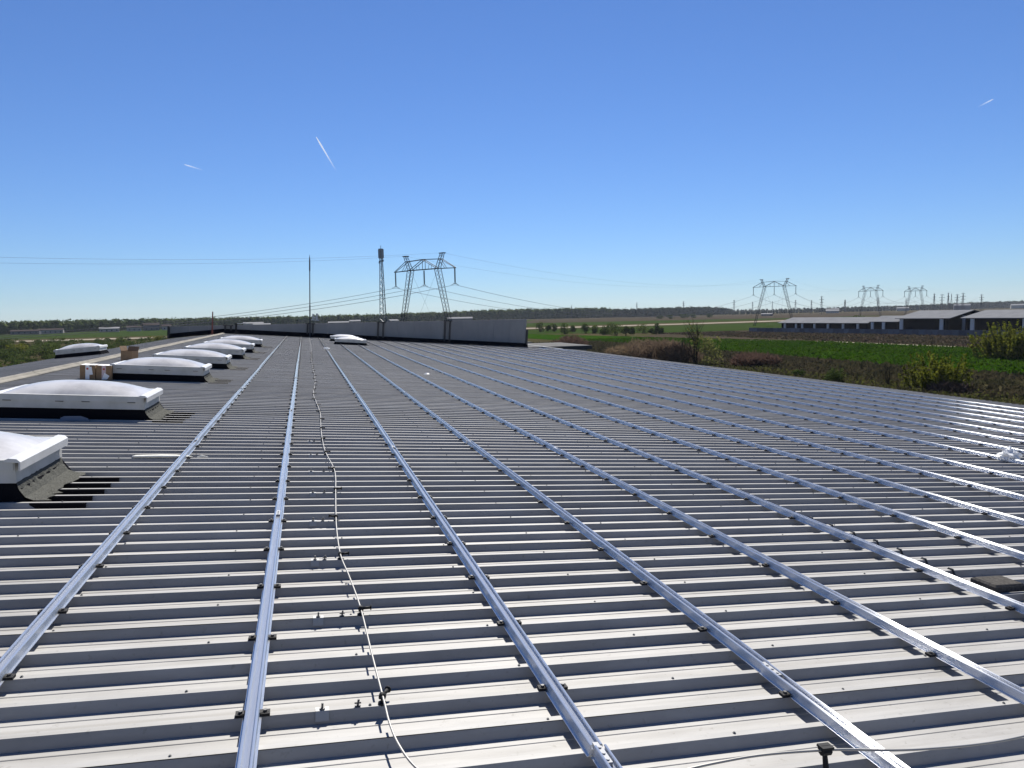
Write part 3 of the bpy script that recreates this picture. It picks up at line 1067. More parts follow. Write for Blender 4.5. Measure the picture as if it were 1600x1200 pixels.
# annex roof lower down behind the wall
an = thing('annex', 'low flat-roofed annex with dark fascia behind the end of the parapet wall', 'building', loc=(17.5, 60.0, 0))
MB().box(0.3, 6.2, 0.3, 8.0, 0, 6.85).build('wall', PANEL, an)
MB().box(-1.0, 6.6, 0, 8.3, 6.852, 7.12).build('fascia', DPOST, an)
MB().box(-0.95, 6.55, 0.05, 8.25, 7.122, 7.17).build('roof', mat('pale_membrane', (0.15, 0.15, 0.148), 0.7, spec=0.1, noise=1, col2=(0.12, 0.12, 0.118)), an)
rv = MB()
rv.box(0.6, 3.9, 11.0, 14.0, 0.0, 7.25)
tag(place(rv.build('roof_plant', mat('pale_membrane', (0.4, 0.4, 0.39))), Matrix.Translation((17.5, 58.0, 0))), 'pale plant housing behind the flat annex roof', 'housing')

# ------------------------------------------------------------------ pylons
UP = Vector((0.826, 0.564, 0)).normalized()         # line direction


def portal_pylon(root):
    # local x across the line, y along the line
    def lattice(a, b, wa, wb, n, name, chord=0.12, br=0.055):
        mb = MB()
        a, b = Vector(a), Vector(b)
        prev = None
        for k in range(n + 1):
            t = k / n
            c_ = a.lerp(b, t)
            ww = (wa + (wb - wa) * t) / 2
            cs = [c_ + Vector((sx * ww, sy * ww, 0)) for sx, sy in ((-1, -1), (1, -1), (1, 1), (-1, 1))]
            if prev:
                for j in range(4):
                    mb.beam(prev[j], cs[j], chord)
                    e_ = (j + 1) % 4
                    mb.beam(prev[j] if k % 2 else prev[e_], cs[e_] if k % 2 else cs[j], br)
            prev = cs
        return mb.build(name, DARKSTEEL, root)
    for s in (-1, 1):
        lattice((s * 12.4, 0, 0), (s * 6.1, 0, 24.2), 1.0, 1.5, 20, 'leg')
        lattice((s * 6.1, 0, 24.2), (s * 8.2, 0, 28.7), 1.2, 0.9, 4, 'horn')
        MB().box(s * 8.2 - 1.0, s * 8.2 + 1.0, -0.5, 0.5, 28.7, 28.95).build('horn_cap', DARKSTEEL, root)
    cr = MB()
    for y in (-0.6, 0.6):
        cr.beam((-13.6, y * 0.4, 24.1), (-6, y, 24.3), 0.19)
        cr.beam((-6, y, 24.3), (6, y, 24.3), 0.19)
        cr.beam((6, y, 24.3), (13.6, y * 0.4, 24.1), 0.19)
        cr.beam((-7.4, y, 27.1), (0, y, 27.4), 0.14)
        cr.beam((0, y, 27.4), (7.4, y, 27.1), 0.14)
        cr.beam((-6, y, 24.4), (0, y, 27.3), 0.16)
        cr.beam((6, y, 24.4), (0, y, 27.3), 0.16)
        for s in (-1, 1):
            cr.beam((s * 13.5, y * 0.4, 24.2), (s * 7.5, y, 27.2), 0.14)
            cr.beam((s * 9.6, y * 0.7, 24.2), (s * 7.2, y, 26.9), 0.10)
            cr.beam((s * 2.6, y, 24.4), (s * 3.0, y, 25.8), 0.08)
        cr.beam((0, y, 24.3), (0, y, 27.3), 0.12)
    for k in range(27):
        x = -13 + k
        s = 1 if k % 2 else -1
        yw = 0.6 if abs(x) < 6 else 0.6 - 0.36 * (abs(x) - 6) / 7.6
        cr.beam((x, -s * yw, 24.2), (x + 1, s * yw, 24.2), 0.07)
    cr.build('crossarm', DARKSTEEL, root)
    for x in (-13.3, 0, 13.3):
        ins = MB()
        for y in (-0.15, 0.15):
            ins.tube([(x, y, 24.0), (x, y, 19.7)], 0.10, 6)
        for k in range(14):
            z = 20.0 + k * 0.27
            ins.tube([(x, 0, z), (x, 0, z + 0.1)], 0.21, 8)
        ins.build('insulator', INSUL, root)
        yk_ = MB()
        yk_.beam((x - 0.7, 0, 19.55), (x + 0.7, 0, 19.55), 0.12)
        yk_.beam((x, -1.6, 19.05), (x, 0, 19.5), 0.10)
        yk_.beam((x, 1.6, 19.05), (x, 0, 19.5), 0.10)
        yk_.build('yoke', DARKSTEEL, root)
    for s in (-1, 1):
        for y in (-9, 9):
            MB().tube([(s * 6.0, 0, 24.0), (s * 0.6, y, 0.1)], 0.028, 4).build('guy_wire', CONDUCT, root)


YAW = math.atan2(UP.y, UP.x) - math.pi / 2           # local y along the line
pyl_spots = [((36.4, 229.1, 0), 0.0, 1.0, 'large lattice portal pylon straight beyond the parapet wall'),
             ((276.8, 392.1, 0), 0.02, 0.985, 'lattice portal pylon standing behind the pale dirt road left of the sheds'),
             ((457.6, 516.3, 0), 0.55, 0.98, 'smaller looking lattice portal pylon above the low shed roof'),
             ((560.0, 574.0, 0), 0.62, 1.02, 'lattice portal pylon above the high shed, beside the cluster of far masts')]
p0 = thing('portal_pylon', pyl_spots[0][3], 'pylon', 'portal pylons of the power line', loc=pyl_spots[0][0], rotz=YAW)
portal_pylon(p0)
pyl = [p0]
for loc, dr, s_, lb in pyl_spots[1:]:
    c = copy_tree(p0)
    c['label'] = lb
    c.location = loc
    c.rotation_euler = (0, 0, YAW - dr)
    c.scale = (s_, s_, s_)
    pyl.append(c)
bpy.context.view_layer.update()


def wire(p, q, sag, r, label, group):
    pts = []
    n = 40
    for k in range(n + 1):
        t = k / n
        v_ = Vector(p).lerp(Vector(q), t)
        v_.z -= 4 * sag * t * (1 - t)
        pts.append(v_)
    o_ = MB().tube(pts, r, 5).build('power_cable', CONDUCT)
    return tag(o_, label, 'cable', group)


def attach(o_, x, z):
    return o_.matrix_world @ Vector((x, 0, z))


lst = p0.matrix_world.copy()
lst.translation = Vector((36.4, 229.1, 0)) - UP * 291
class _V:                                             # the next pylon of the line stands outside the view
    pass
vp = _V()
vp.matrix_world = lst
vq = _V()
l2 = pyl[3].matrix_world.copy()
l2.translation = Vector((760, 700, 0))
vq.matrix_world = l2
chain = [vp, pyl[0], pyl[1], pyl[2], pyl[3], vq]
names_ = ['over the low left fields from the nearest pylon', 'from the nearest pylon to the one behind the road', 'from the road pylon towards the sheds', 'between the two pylons behind the sheds', 'from the last portal pylon to the far masts']
for k in range(5):
    a_, b_ = chain[k], chain[k + 1]
    sg = [12.3, 11.5, 9.0, 6.0, 8.0][k]
    for x in (-13.3, 0, 13.3):
        wire(attach(a_, x, 19.1), attach(b_, x, 19.1), sg, 0.052 if k < 2 else 0.075, 'sagging dark power conductor ' + names_[k], 'conductors span %s' % ORD[k])
    for x in (-8.2, 8.2):
        wire(attach(a_, x, 28.9), attach(b_, x, 28.9), [7.0, 7, 6, 4, 5][k], 0.018, 'thin upper earth wire ' + names_[k], 'earth wires span %s' % ORD[k])

# ------------------------------------------------------------------ cell tower
ct = thing('cell_tower', 'slim lattice telecom tower with a drum of antennas beside the large pylon', 'tower', loc=(26.9, 263.6, 0))
mb = MB()
prev = None
N_ = 26
for k in range(N_ + 1):
    z = 30.4 * k / N_
    ww = 1.65 - 1.1 * (k / N_) ** 0.9
    cs = [Vector((ww * math.cos(a_ + 0.5), ww * math.sin(a_ + 0.5), z)) for a_ in (0, 2.094, 4.189)]
    if prev:
        for j in range(3):
            mb.beam(prev[j], cs[j], 0.22)
            e_ = (j + 1) % 3
            mb.beam(prev[j] if k % 2 else prev[e_], cs[e_] if k % 2 else cs[j], 0.09)
            mb.beam(cs[j], cs[e_], 0.07)
    prev = cs
mb.build('lattice_body', mat('tower_steel', (0.14, 0.145, 0.15), 0.5, metal=0.3), ct)
MB().tube([(0, 0, 28.5), (0, 0, 34.8)], 0.09, 6).build('top_pole', DARKSTEEL, ct)
for k in range(6):
    a_ = k * math.pi / 3 + 0.2
    an_ = MB()
    an_.box(-0.19, 0.19, -0.10, 0.10, 30.5, 33.5, tf=Matrix.Rotation(a_, 4, 'Z') @ Matrix.Translation((0, 0.86, 0)))
    an_.build('panel_antenna', ANTENNA, ct)
rg = MB()
for z in (30.4, 33.6):
    rg.tube([(0.8 * math.cos(t), 0.8 * math.sin(t), z) for t in np.linspace(0, 6.283, 13)], 0.08, 5)
rg.box(-0.75, 0.75, -0.75, 0.75, 29.3, 29.5)
rg.build('mount_ring', DARKSTEEL, ct)
for a_, z in ((2.6, 28.9), (0.4, 29.6)):
    ds = MB()
    ds.tube([(0.6 * math.cos(a_), 0.6 * math.sin(a_) - 0.2, z), (0.85 * math.cos(a_), 0.85 * math.sin(a_) - 0.4, z)], [0.35, 0.42], 12)
    ds.build('dish', ANTENNA, ct)

# ------------------------------------------------------------------ far lattice masts
lm = MB()
for k in range(9):
    z0, z1 = k * 3.0, (k + 1) * 3.0
    w0, w1 = 2.2 * (1 - k / 9.6), 2.2 * (1 - (k + 1) / 9.6)
    for sx, sy in ((-1, -1), (1, -1), (1, 1), (-1, 1)):
        lm.beam((sx * w0, sy * w0, z0), (sx * w1, sy * w1, z1), 0.34)
    lm.beam((-w0, 0, z0), (w1, 0, z1), 0.2)
    lm.beam((w0, 0, z0), (-w1, 0, z1), 0.2)
LMB = lm.mesh('body', DARKSTEEL)
la = MB()
for z, ww in ((18, 4.2), (22, 5.4), (26, 3.6)):
    la.beam((-ww, 0, z), (ww, 0, z), 0.35)
    la.beam((-ww, 0, z), (0, 0, z + 1.6), 0.2)
    la.beam((ww, 0, z), (0, 0, z + 1.6), 0.2)
LMA = la.mesh('arms', DARKSTEEL)
masts = [(486.3, 1312.8, 24.7), (940.2, 1989, 36.8), (1059, 1928.4, 37.6), (965.2, 1519.4, 33), (1221.8, 1829.6, 32), (1265.4, 1799.7, 33), (1194.7, 1604, 32), (918.4, 1186, 25.5),
         (807.9, 1018.5, 29.5), (1284.7, 1532.8, 30), (1205, 1337, 31), (1521, 1589, 31), (1068.3, 1053, 32), (1076.5, 1044.6, 30.5), (1083.1, 1037.7, 32.5), (1086.4, 1034.2, 31.2), (1092.4, 1028, 29.8), (1098.2, 1021.8, 31.8), (1265.4, 1135.3, 31), (1091, 1303.7, 26.3)]
mlab = {0: 'small lattice mast rising out of the wood edge', 1: 'small lattice mast behind the near end of the dark wood', 2: 'small lattice mast behind the middle of the dark wood', 3: 'dark lattice mast at the tapering end of the wood', 8: 'tall dark lattice mast between the road pylon and the next portal pylon', 18: 'lone far lattice mast away from the mast cluster'}
first = None
for n_, (x, y, h_) in enumerate(masts):
    lb = mlab.get(n_, 'small far lattice mast on the hazy horizon')
    if 12 <= n_ <= 17:
        lb = 'far lattice mast in the tight cluster above the sheds'
    if first is None:
        first = thing('lattice_mast', lb, 'mast', 'far lattice masts', loc=(x, y, 0))
        link('body', LMB, first)
        link('arms', LMA, first)
        c = first
    else:
        c = copy_tree(first)
        c['label'] = lb
        c.location = (x, y, 0)
    if 12 <= n_ <= 17:
        c['group'] = 'masts in the far cluster'
    c.rotation_euler = (0, 0, rng.random() * 3)
    c.scale = (h_ / 27 * 0.8, h_ / 27 * 0.8, h_ / 27)

# ------------------------------------------------------------------ farm sheds and fence
NAVY = mat('dark_navy_cladding', (0.004, 0.005, 0.010), 0.7, spec=0.1)
POSTW = mat('pale_column', (0.52, 0.52, 0.52), 0.8, spec=0.1)
SHEDROOF = mat('grey_shed_roof', (0.165, 0.170, 0.180), 0.8, spec=0.1, noise=0.3, col2=(0.135, 0.14, 0.15))


def shed(label, loc, length, depth, eave, ridge, cols, rotz, over=1.2, colw=1.0, gable_post=True):
    # local: x along the front from the camera's left to right, y into the depth
    t = thing('farm_shed', label, 'shed', 'farm sheds behind the fence', loc=loc, rotz=rotz)
    g = MB()
    g.v = [(0, 0, 0), (length, 0, 0), (length, depth, 0), (0, depth, 0), (0, 0, eave), (length, 0, eave), (length, depth, eave), (0, depth, eave), (0, depth / 2, ridge - 0.15), (length, depth / 2, ridge - 0.15)]
    g.f = [(0, 1, 5, 4), (2, 3, 7, 6), (1, 2, 6, 9, 5), (3, 0, 4, 8, 7)]
    g.mi = [0] * 4
    g.build('wall', NAVY, t)
    sl_ = (ridge - eave) / (depth / 2)
    for s in (0, 1):
        rf = MB()
        ye = -over if s == 0 else depth + over
        yr = depth / 2
        ze = eave - sl_ * over + 0.1
        x0, x1 = -over, length + over
        rf.v = [(x0, ye, ze), (x1, ye, ze), (x1, yr, ridge + 0.1), (x0, yr, ridge + 0.1), (x0, ye, ze - 0.2), (x1, ye, ze - 0.2), (x1, yr, ridge - 0.1), (x0, yr, ridge - 0.1)]
        rf.f = [(0, 1, 2, 3), (7, 6, 5, 4), (0, 4, 5, 1), (1, 5, 6, 2), (2, 6, 7, 3), (3, 7, 4, 0)]
        rf.mi = [0] * 6
        rf.build('roof_slope', SHEDROOF, t)
    for cx in cols:
        MB().box(cx - colw / 2, cx + colw / 2, -0.45, -0.01, 0, eave - 0.15).build('column', POSTW, t)
    if gable_post:
        for cy in (depth * 0.33, depth * 0.7):
            MB().box(length + 0.01, length + 0.45, cy - colw / 2, cy + colw / 2, 0, eave + 0.6).build('column', POSTW, t)
    return t


FD = Vector((0.178, -0.984, 0)).normalized()         # fence and shed fronts run this way (left to right as seen)
ROT = math.atan2(FD.y, FD.x)
shed('long low dark shed with grey roof at the far end of the pale fence', (205.8, 285.8, 0), 44, 16, 4.15, 6.1, (2.2, 8.5, 12.0, 18.5, 25.5, 33, 40), ROT, colw=0.9)
shed('small dark gabled shed squeezed between the long low shed and a high one', (214.0, 240.5, 0), 11.5, 13, 4.6, 6.6, (0.6, 5.5), ROT, over=0.6, colw=1.1)
shed('high dark shed with grey gable roof in the middle of the row', (216.0, 228.4, 0), 19.0, 25, 5.9, 8.4, (0.9, 16.6), ROT, colw=1.3)
shed('high dark shed with grey roof partly behind the big bush', (219.6, 203.0, 0), 44, 26, 5.95, 8.3, (2.6, 19.5, 36), ROT, colw=1.3)
fence = thing('panel_fence', 'long pale grey concrete panel fence in front of the dark sheds', 'fence', loc=(192.4, 290.5, 0), rotz=ROT)
fpn = MB().box(0.02, 2.38, -0.04, 0.04, 0.0, 2.0)
FCM = mat('fence_concrete', (0.15, 0.16, 0.185), 0.85, spec=0.1, noise=0.4, col2=(0.11, 0.12, 0.14))
_t = FCM.node_tree
_oi = _t.nodes.new('ShaderNodeObjectInfo')
_mr = _t.nodes.new('ShaderNodeMapRange')
_mr.inputs[3].default_value = 0.65
_mr.inputs[4].default_value = 1.25
_hs = _t.nodes.new('ShaderNodeHueSaturation')
_bc = _t.nodes['Principled BSDF'].inputs['Base Color']
_t.links.new(_oi.outputs['Random'], _mr.inputs[0])
_t.links.new(_mr.outputs[0], _hs.inputs['Value'])
_t.links.new(_bc.links[0].from_socket, _hs.inputs['Color'])
_t.links.new(_hs.outputs[0], _bc)
FPA = fpn.mesh('fence_panel', FCM)
FPO = MB().box(-0.06, 0.06, -0.09, 0.09, 0, 2.12).mesh('fence_post', mat('fence_post_concrete', (0.10, 0.105, 0.12), 0.85, spec=0.1))
for k in range(58):
    o = link('fence_panel', FPA, fence, (k * 2.4, 0, 0))
    o.rotation_euler = (rng.uniform(-0.03, 0.03), 0, 0)
    link('fence_post', FPO, fence, (k * 2.4, 0, 0))
# ------------------------------------------------------------------ far houses at the wood
HW = mat('pale_house_wall', (0.30, 0.29, 0.27), 0.8, spec=0.1)
HW2 = mat('grey_house_wall', (0.12, 0.125, 0.14), 0.8, spec=0.1)
HR = mat('pale_metal_roof', (0.22, 0.22, 0.22), 0.7, spec=0.1)
HR2 = mat('dull_tile_roof', (0.055, 0.045, 0.043), 0.8, spec=0.1)
WIN = mat('dark_window', (0.03, 0.035, 0.04), 0.25)


def house(label, x, y, wx, wy, hh, rz, wm, rm):
    t = thing('far_house', label, 'house', 'far houses along the wood', loc=(x, y, 0), rotz=rz)
    g = MB()
    r_ = hh * 1.35
    g.v = [(0, 0, 0), (wx, 0, 0), (wx, wy, 0), (0, wy, 0), (0, 0, hh), (wx, 0, hh), (wx, wy, hh), (0, wy, hh), (0, wy / 2, r_ - 0.15), (wx, wy / 2, r_ - 0.15)]
    g.f = [(0, 1, 5, 4), (2, 3, 7, 6), (1, 2, 6, 9, 5), (3, 0, 4, 8, 7)]
    g.mi = [0] * 4
    g.build('wall', wm, t)
    rf = MB()
    for s in (0, 1):
        ye = -0.4 if s == 0 else wy + 0.4
        rf.v += [(-0.4, ye, hh - 0.05), (wx + 0.4, ye, hh - 0.05), (wx + 0.4, wy / 2, r_), (-0.4, wy / 2, r_), (-0.4, ye, hh - 0.3), (wx + 0.4, ye, hh - 0.3), (wx + 0.4, wy / 2, r_ - 0.2), (-0.4, wy / 2, r_ - 0.2)]
        b_ = s * 8
        rf.f += [tuple(b_ + q2 for q2 in q1) for q1 in ((0, 1, 2, 3), (7, 6, 5, 4), (0, 4, 5, 1), (1, 5, 6, 2), (2, 6, 7, 3), (3, 7, 4, 0))]
        rf.mi += [0] * 6
    rf.build('roof', rm, t)
    n = max(2, int(wx / 4))
    for k in range(n):
        xx = wx * (k + 0.5) / n
        MB().box(xx - 0.6, xx + 0.6, -0.06, -0.005, 1.0, min(2.3, hh - 0.5)).build('window', WIN, t)


house('far long grey shed with dull roof at the foot of the left wood', -252, 752, 22, 9, 3.2, 0.1, HW2, HR2)
house('far white long house at the foot of the left wood', -236, 770, 20, 9, 3.6, 0.15, HW, HR2)
house('far white house with pale roof beyond the left crop field', -190, 790, 17, 10, 3.6, 0.2, HW, HR)
house('far cream cottage between two grey buildings by the wood', -171, 815, 13, 9, 4, 0.25, HW, HR2)
house('far tall grey house by the wood beyond the crop field', -161, 842, 15, 11, 6, 0.25, HW2, HR2)
house('far small white house at the edge of the left crop field', -146, 858, 9, 8, 4.5, 0.25, HW, HR2)
house('far hall with long white roof showing over the corner of the parapet', -74, 985, 24, 12, 4.6, 0.05, HW, HR)
house('far low white roof below the long white one over the parapet', -60, 950, 20, 9, 3.4, 0.05, HW2, HR)
house('far broad white roof showing over the parapet behind the wall skylights', 30, 985, 26, 14, 3.6, 0.0, HW2, HR)
house('far tall white roof showing over the parapet left of the cell tower', 58, 1000, 14, 12, 4.8, 0.0, HW2, HR)
house('far house with white gable right of the cell tower foot', 110, 985, 12, 12, 4.6, 0.3, HW2, HR)
house('far row building with white roof below the large pylon', 190, 1000, 34, 12, 5.6, -0.1, HW2, HR)
for n_, (x, y, ww, hh) in enumerate(((690, 1010, 16, 3), (1010, 1260, 24, 5), (1250, 1560, 30, 7), (1390, 1480, 26, 7), (1500, 1420, 34, 11), (1770, 1500, 30, 9), (2000, 1650, 36, 9))):
    house('far pale town building on the right horizon', x, y, ww, 14, hh, -0.7, HW if n_ % 2 else HW2, HR)
for o in C.objects:
    if o.get('label') == 'far pale town building on the right horizon':
        o['group'] = 'far town buildings'

# ------------------------------------------------------------------ vegetation
nr = np.random.default_rng(4)
LEAF_D = mat('dark_leaf', (0.040, 0.062, 0.018), 0.7, spec=0.2, noise=0.25, col2=(0.060, 0.080, 0.020), transl=0.35)
LEAF_M = mat('mid_leaf', (0.060, 0.090, 0.022), 0.7, spec=0.2, noise=0.3, col2=(0.085, 0.105, 0.028), transl=0.4)
LEAF_Y = mat('yellow_green_leaf', (0.125, 0.13, 0.018), 0.7, spec=0.2, noise=0.5, col2=(0.075, 0.092, 0.013), transl=0.5)
LEAF_P = mat('pale_willow_leaf', (0.17, 0.17, 0.055), 0.7, spec=0.2, noise=0.6, col2=(0.11, 0.12, 0.04), transl=0.45)
TWIG = mat('dark_twig', (0.030, 0.024, 0.019), 0.9, spec=0.1)
TWIGB = mat('brown_bramble', (0.105, 0.072, 0.052), 0.9, spec=0.1, noise=0.8, col2=(0.17, 0.125, 0.082), transl=0.35)
TWIGR = mat('reddish_bramble', (0.085, 0.052, 0.041), 0.9, spec=0.1, noise=0.8, col2=(0.12, 0.076, 0.057), transl=0.35)
REED = mat('dry_reed', (0.27, 0.20, 0.12), 0.9, spec=0.1, noise=0.7, col2=(0.12, 0.085, 0.05), transl=0.3)
FOREST = mat('spring_wood_foliage', (0.046, 0.070, 0.024), 0.9, spec=0.1, noise=0.05, col2=(0.085, 0.104, 0.034), transl=0.25)
FOREST2 = mat('dark_wood_foliage', (0.032, 0.046, 0.026), 0.9, spec=0.1, noise=0.04, col2=(0.045, 0.055, 0.028), transl=0.15)


def tri_cloud(P, size, aspect=1.0, tilt=None):
    """many small leaf faces (quads) at points P"""
    n = len(P)
    d1 = nr.normal(size=(n, 3))
    if tilt is not None:
        d1 = d1 * np.array([1, 1, 0.25]) + np.array([0, 0, tilt])
    d1 /= np.linalg.norm(d1, axis=1)[:, None]
    d2 = np.cross(d1, nr.normal(size=(n, 3)))
    d2 /= np.linalg.norm(d2, axis=1)[:, None]
    s = size * nr.uniform(0.6, 1.35, n)[:, None]
    a = P - d1 * s * aspect * 0.5
    c = P + d1 * s * aspect * 0.5
    b = P + d2 * s * 0.42
    d = P - d2 * s * 0.42
    V = np.stack([a, b, c, d], 1).reshape(-1, 3)
    F = np.arange(4 * n).reshape(-1, 4)
    return V, F


def np_mesh(name, V, F, material, parent=None, loc=None):
    me = bpy.data.meshes.new(name)
    k = F.shape[1]
    me.vertices.add(len(V))
    me.vertices.foreach_set('co', V.astype(np.float32).ravel())
    me.loops.add(F.size)
    me.loops.foreach_set('vertex_index', F.astype(np.int32).ravel())
    me.polygons.add(len(F))
    me.polygons.foreach_set('loop_start', np.arange(0, F.size, k, dtype=np.int32))
    me.polygons.foreach_set('loop_total', np.full(len(F), k, dtype=np.int32))
    me.materials.append(material)
    me.update(calc_edges=True)
    return link(name, me, parent, loc)


def crown_points(n, w_, d_, h_, base=0.0, lumps=9, seed=0, low=0.14):
    g = np.random.default_rng(seed)
    cs = np.stack([g.uniform(-0.62, 0.62, lumps) * w_ / 2 * 1.1, g.uniform(-0.62, 0.62, lumps) * d_ / 2 * 1.1, base + h_ * g.uniform(low, 0.78, lumps)], 1)
    rs = g.uniform(0.20, 0.36, lumps)
    idx = g.integers(0, lumps, n)
    v = g.normal(size=(n, 3))
    v /= np.linalg.norm(v, axis=1)[:, None]
    rad = g.uniform(0.35, 1.05, n) ** 0.5
    P = cs[idx] + v * (rad * rs[idx])[:, None] * np.array([w_, d_, h_ * 0.85])
    P[:, 2] = np.clip(P[:, 2], base + 0.02 * h_, None)
    return P


def stems(root, n, w_, h_, r0, material, seed, sub=3, name='stem'):
    g = random.Random(seed)
    mb = MB()
    for k in range(n):
        a_ = g.random() * 6.283
        ln = h_ * (0.7 + 0.35 * g.random())
        p = Vector((g.uniform(-0.15, 0.15) * w_, g.uniform(-0.15, 0.15) * w_, 0))
        pts = [p]
        dv = Vector((math.cos(a_) * 0.28 * g.random(), math.sin(a_) * 0.28 * g.random(), 1))
        for s in range(5):
            dv = dv + Vector((g.uniform(-0.12, 0.12), g.uniform(-0.12, 0.12), 0))
            p = p + dv.normalized() * ln / 5
            pts.append(p)
        mb.tube(pts, [r0 * (1 - 0.17 * s) for s in range(6)], 5)
        for q_ in range(sub):
            i0 = 1 + g.randrange(4)
            b_ = pts[i0]
            dd = Vector((g.uniform(-1, 1), g.uniform(-1, 1), 0.9)).normalized()
            L_ = ln * (0.22 + 0.2 * g.random())
            e1 = b_ + dd * L_ * 0.5
            e2 = e1 + (dd + Vector((0, 0, 0.5))).normalized() * L_ * 0.5
            mb.tube([b_, e1, e2], [r0 * 0.45, r0 * 0.3, r0 * 0.12], 4)
            for q2 in range(2):
                b2 = e1.lerp(e2, g.random())
                d2 = Vector((g.uniform(-1, 1), g.uniform(-1, 1), 0.7)).normalized()
                mb.tube([b2, b2 + d2 * L_ * 0.4], [r0 * 0.2, r0 * 0.07], 3)
    return mb.build(name, material, root)


def bush(name, label, cat, loc, w_, d_, h_, n, leaf, lm_, seed, group=None, stem=True, asp=1.3, base=0.0, tilt=None):
    t = thing(name, label, cat, group, loc=loc)
    P = crown_points(n, w_, d_, h_, base, lumps=8 + seed % 6, seed=seed)
    V, F = tri_cloud(P, leaf, asp, tilt)
    np_mesh('crown', V, F, lm_, t)
    if stem:
        stems(t, 5, w_ * 0.6, h_ * 0.8, 0.03 + 0.012 * h_, TWIG, seed + 50, 2, 'trunk')
    return t


def shoot_bush(name, label, loc, w_, d_, h_, shoots, per, leaf, lm_, seed, group=None):
    t = thing(name, label, 'bush', group, loc=loc)
    g = np.random.default_rng(seed)
    base = np.stack([g.uniform(-0.36, 0.36, shoots) * w_, g.uniform(-0.36, 0.36, shoots) * d_, np.zeros(shoots)], 1)
    lean = base * np.array([0.9 / w_, 0.9 / d_, 0]) * g.uniform(0.4, 1.5, (shoots, 1)) + np.stack([g.normal(0, 0.13, shoots), g.normal(0, 0.13, shoots), np.ones(shoots)], 1)
    edge = 1 - 0.45 * (np.abs(base[:, 0]) / (0.36 * w_)) ** 2
    ln = h_ * g.uniform(0.55, 1.08, shoots) * edge
    lean /= np.linalg.norm(lean, axis=1)[:, None]
    tt = g.uniform(0.08, 1.0, (shoots, per)) ** 0.8
    P = base[:, None, :] + lean[:, None, :] * (tt * ln[:, None])[:, :, None]
    P = P + g.normal(0, 1, P.shape) * (0.05 * h_ * (1.1 - tt))[:, :, None]
    P[:, :, 2] = np.clip(P[:, :, 2], 0.05, None)
    V, F = tri_cloud(P.reshape(-1, 3), leaf, 2.0, 0.6)
    np_mesh('crown', V, F, lm_, t)
    mb = MB()
    for k in range(min(shoots, 60)):
        a_ = Vector(base[k])
        b_ = a_ + Vector(lean[k]) * float(ln[k]) * 0.95
        mb.tube([a_, a_.lerp(b_, 0.5) + Vector((g.normal(0, 0.06), g.normal(0, 0.06), 0)), b_], [0.035, 0.022, 0.006], 4)
    o_ = mb.build('trunk', TWIG, t)
    return t


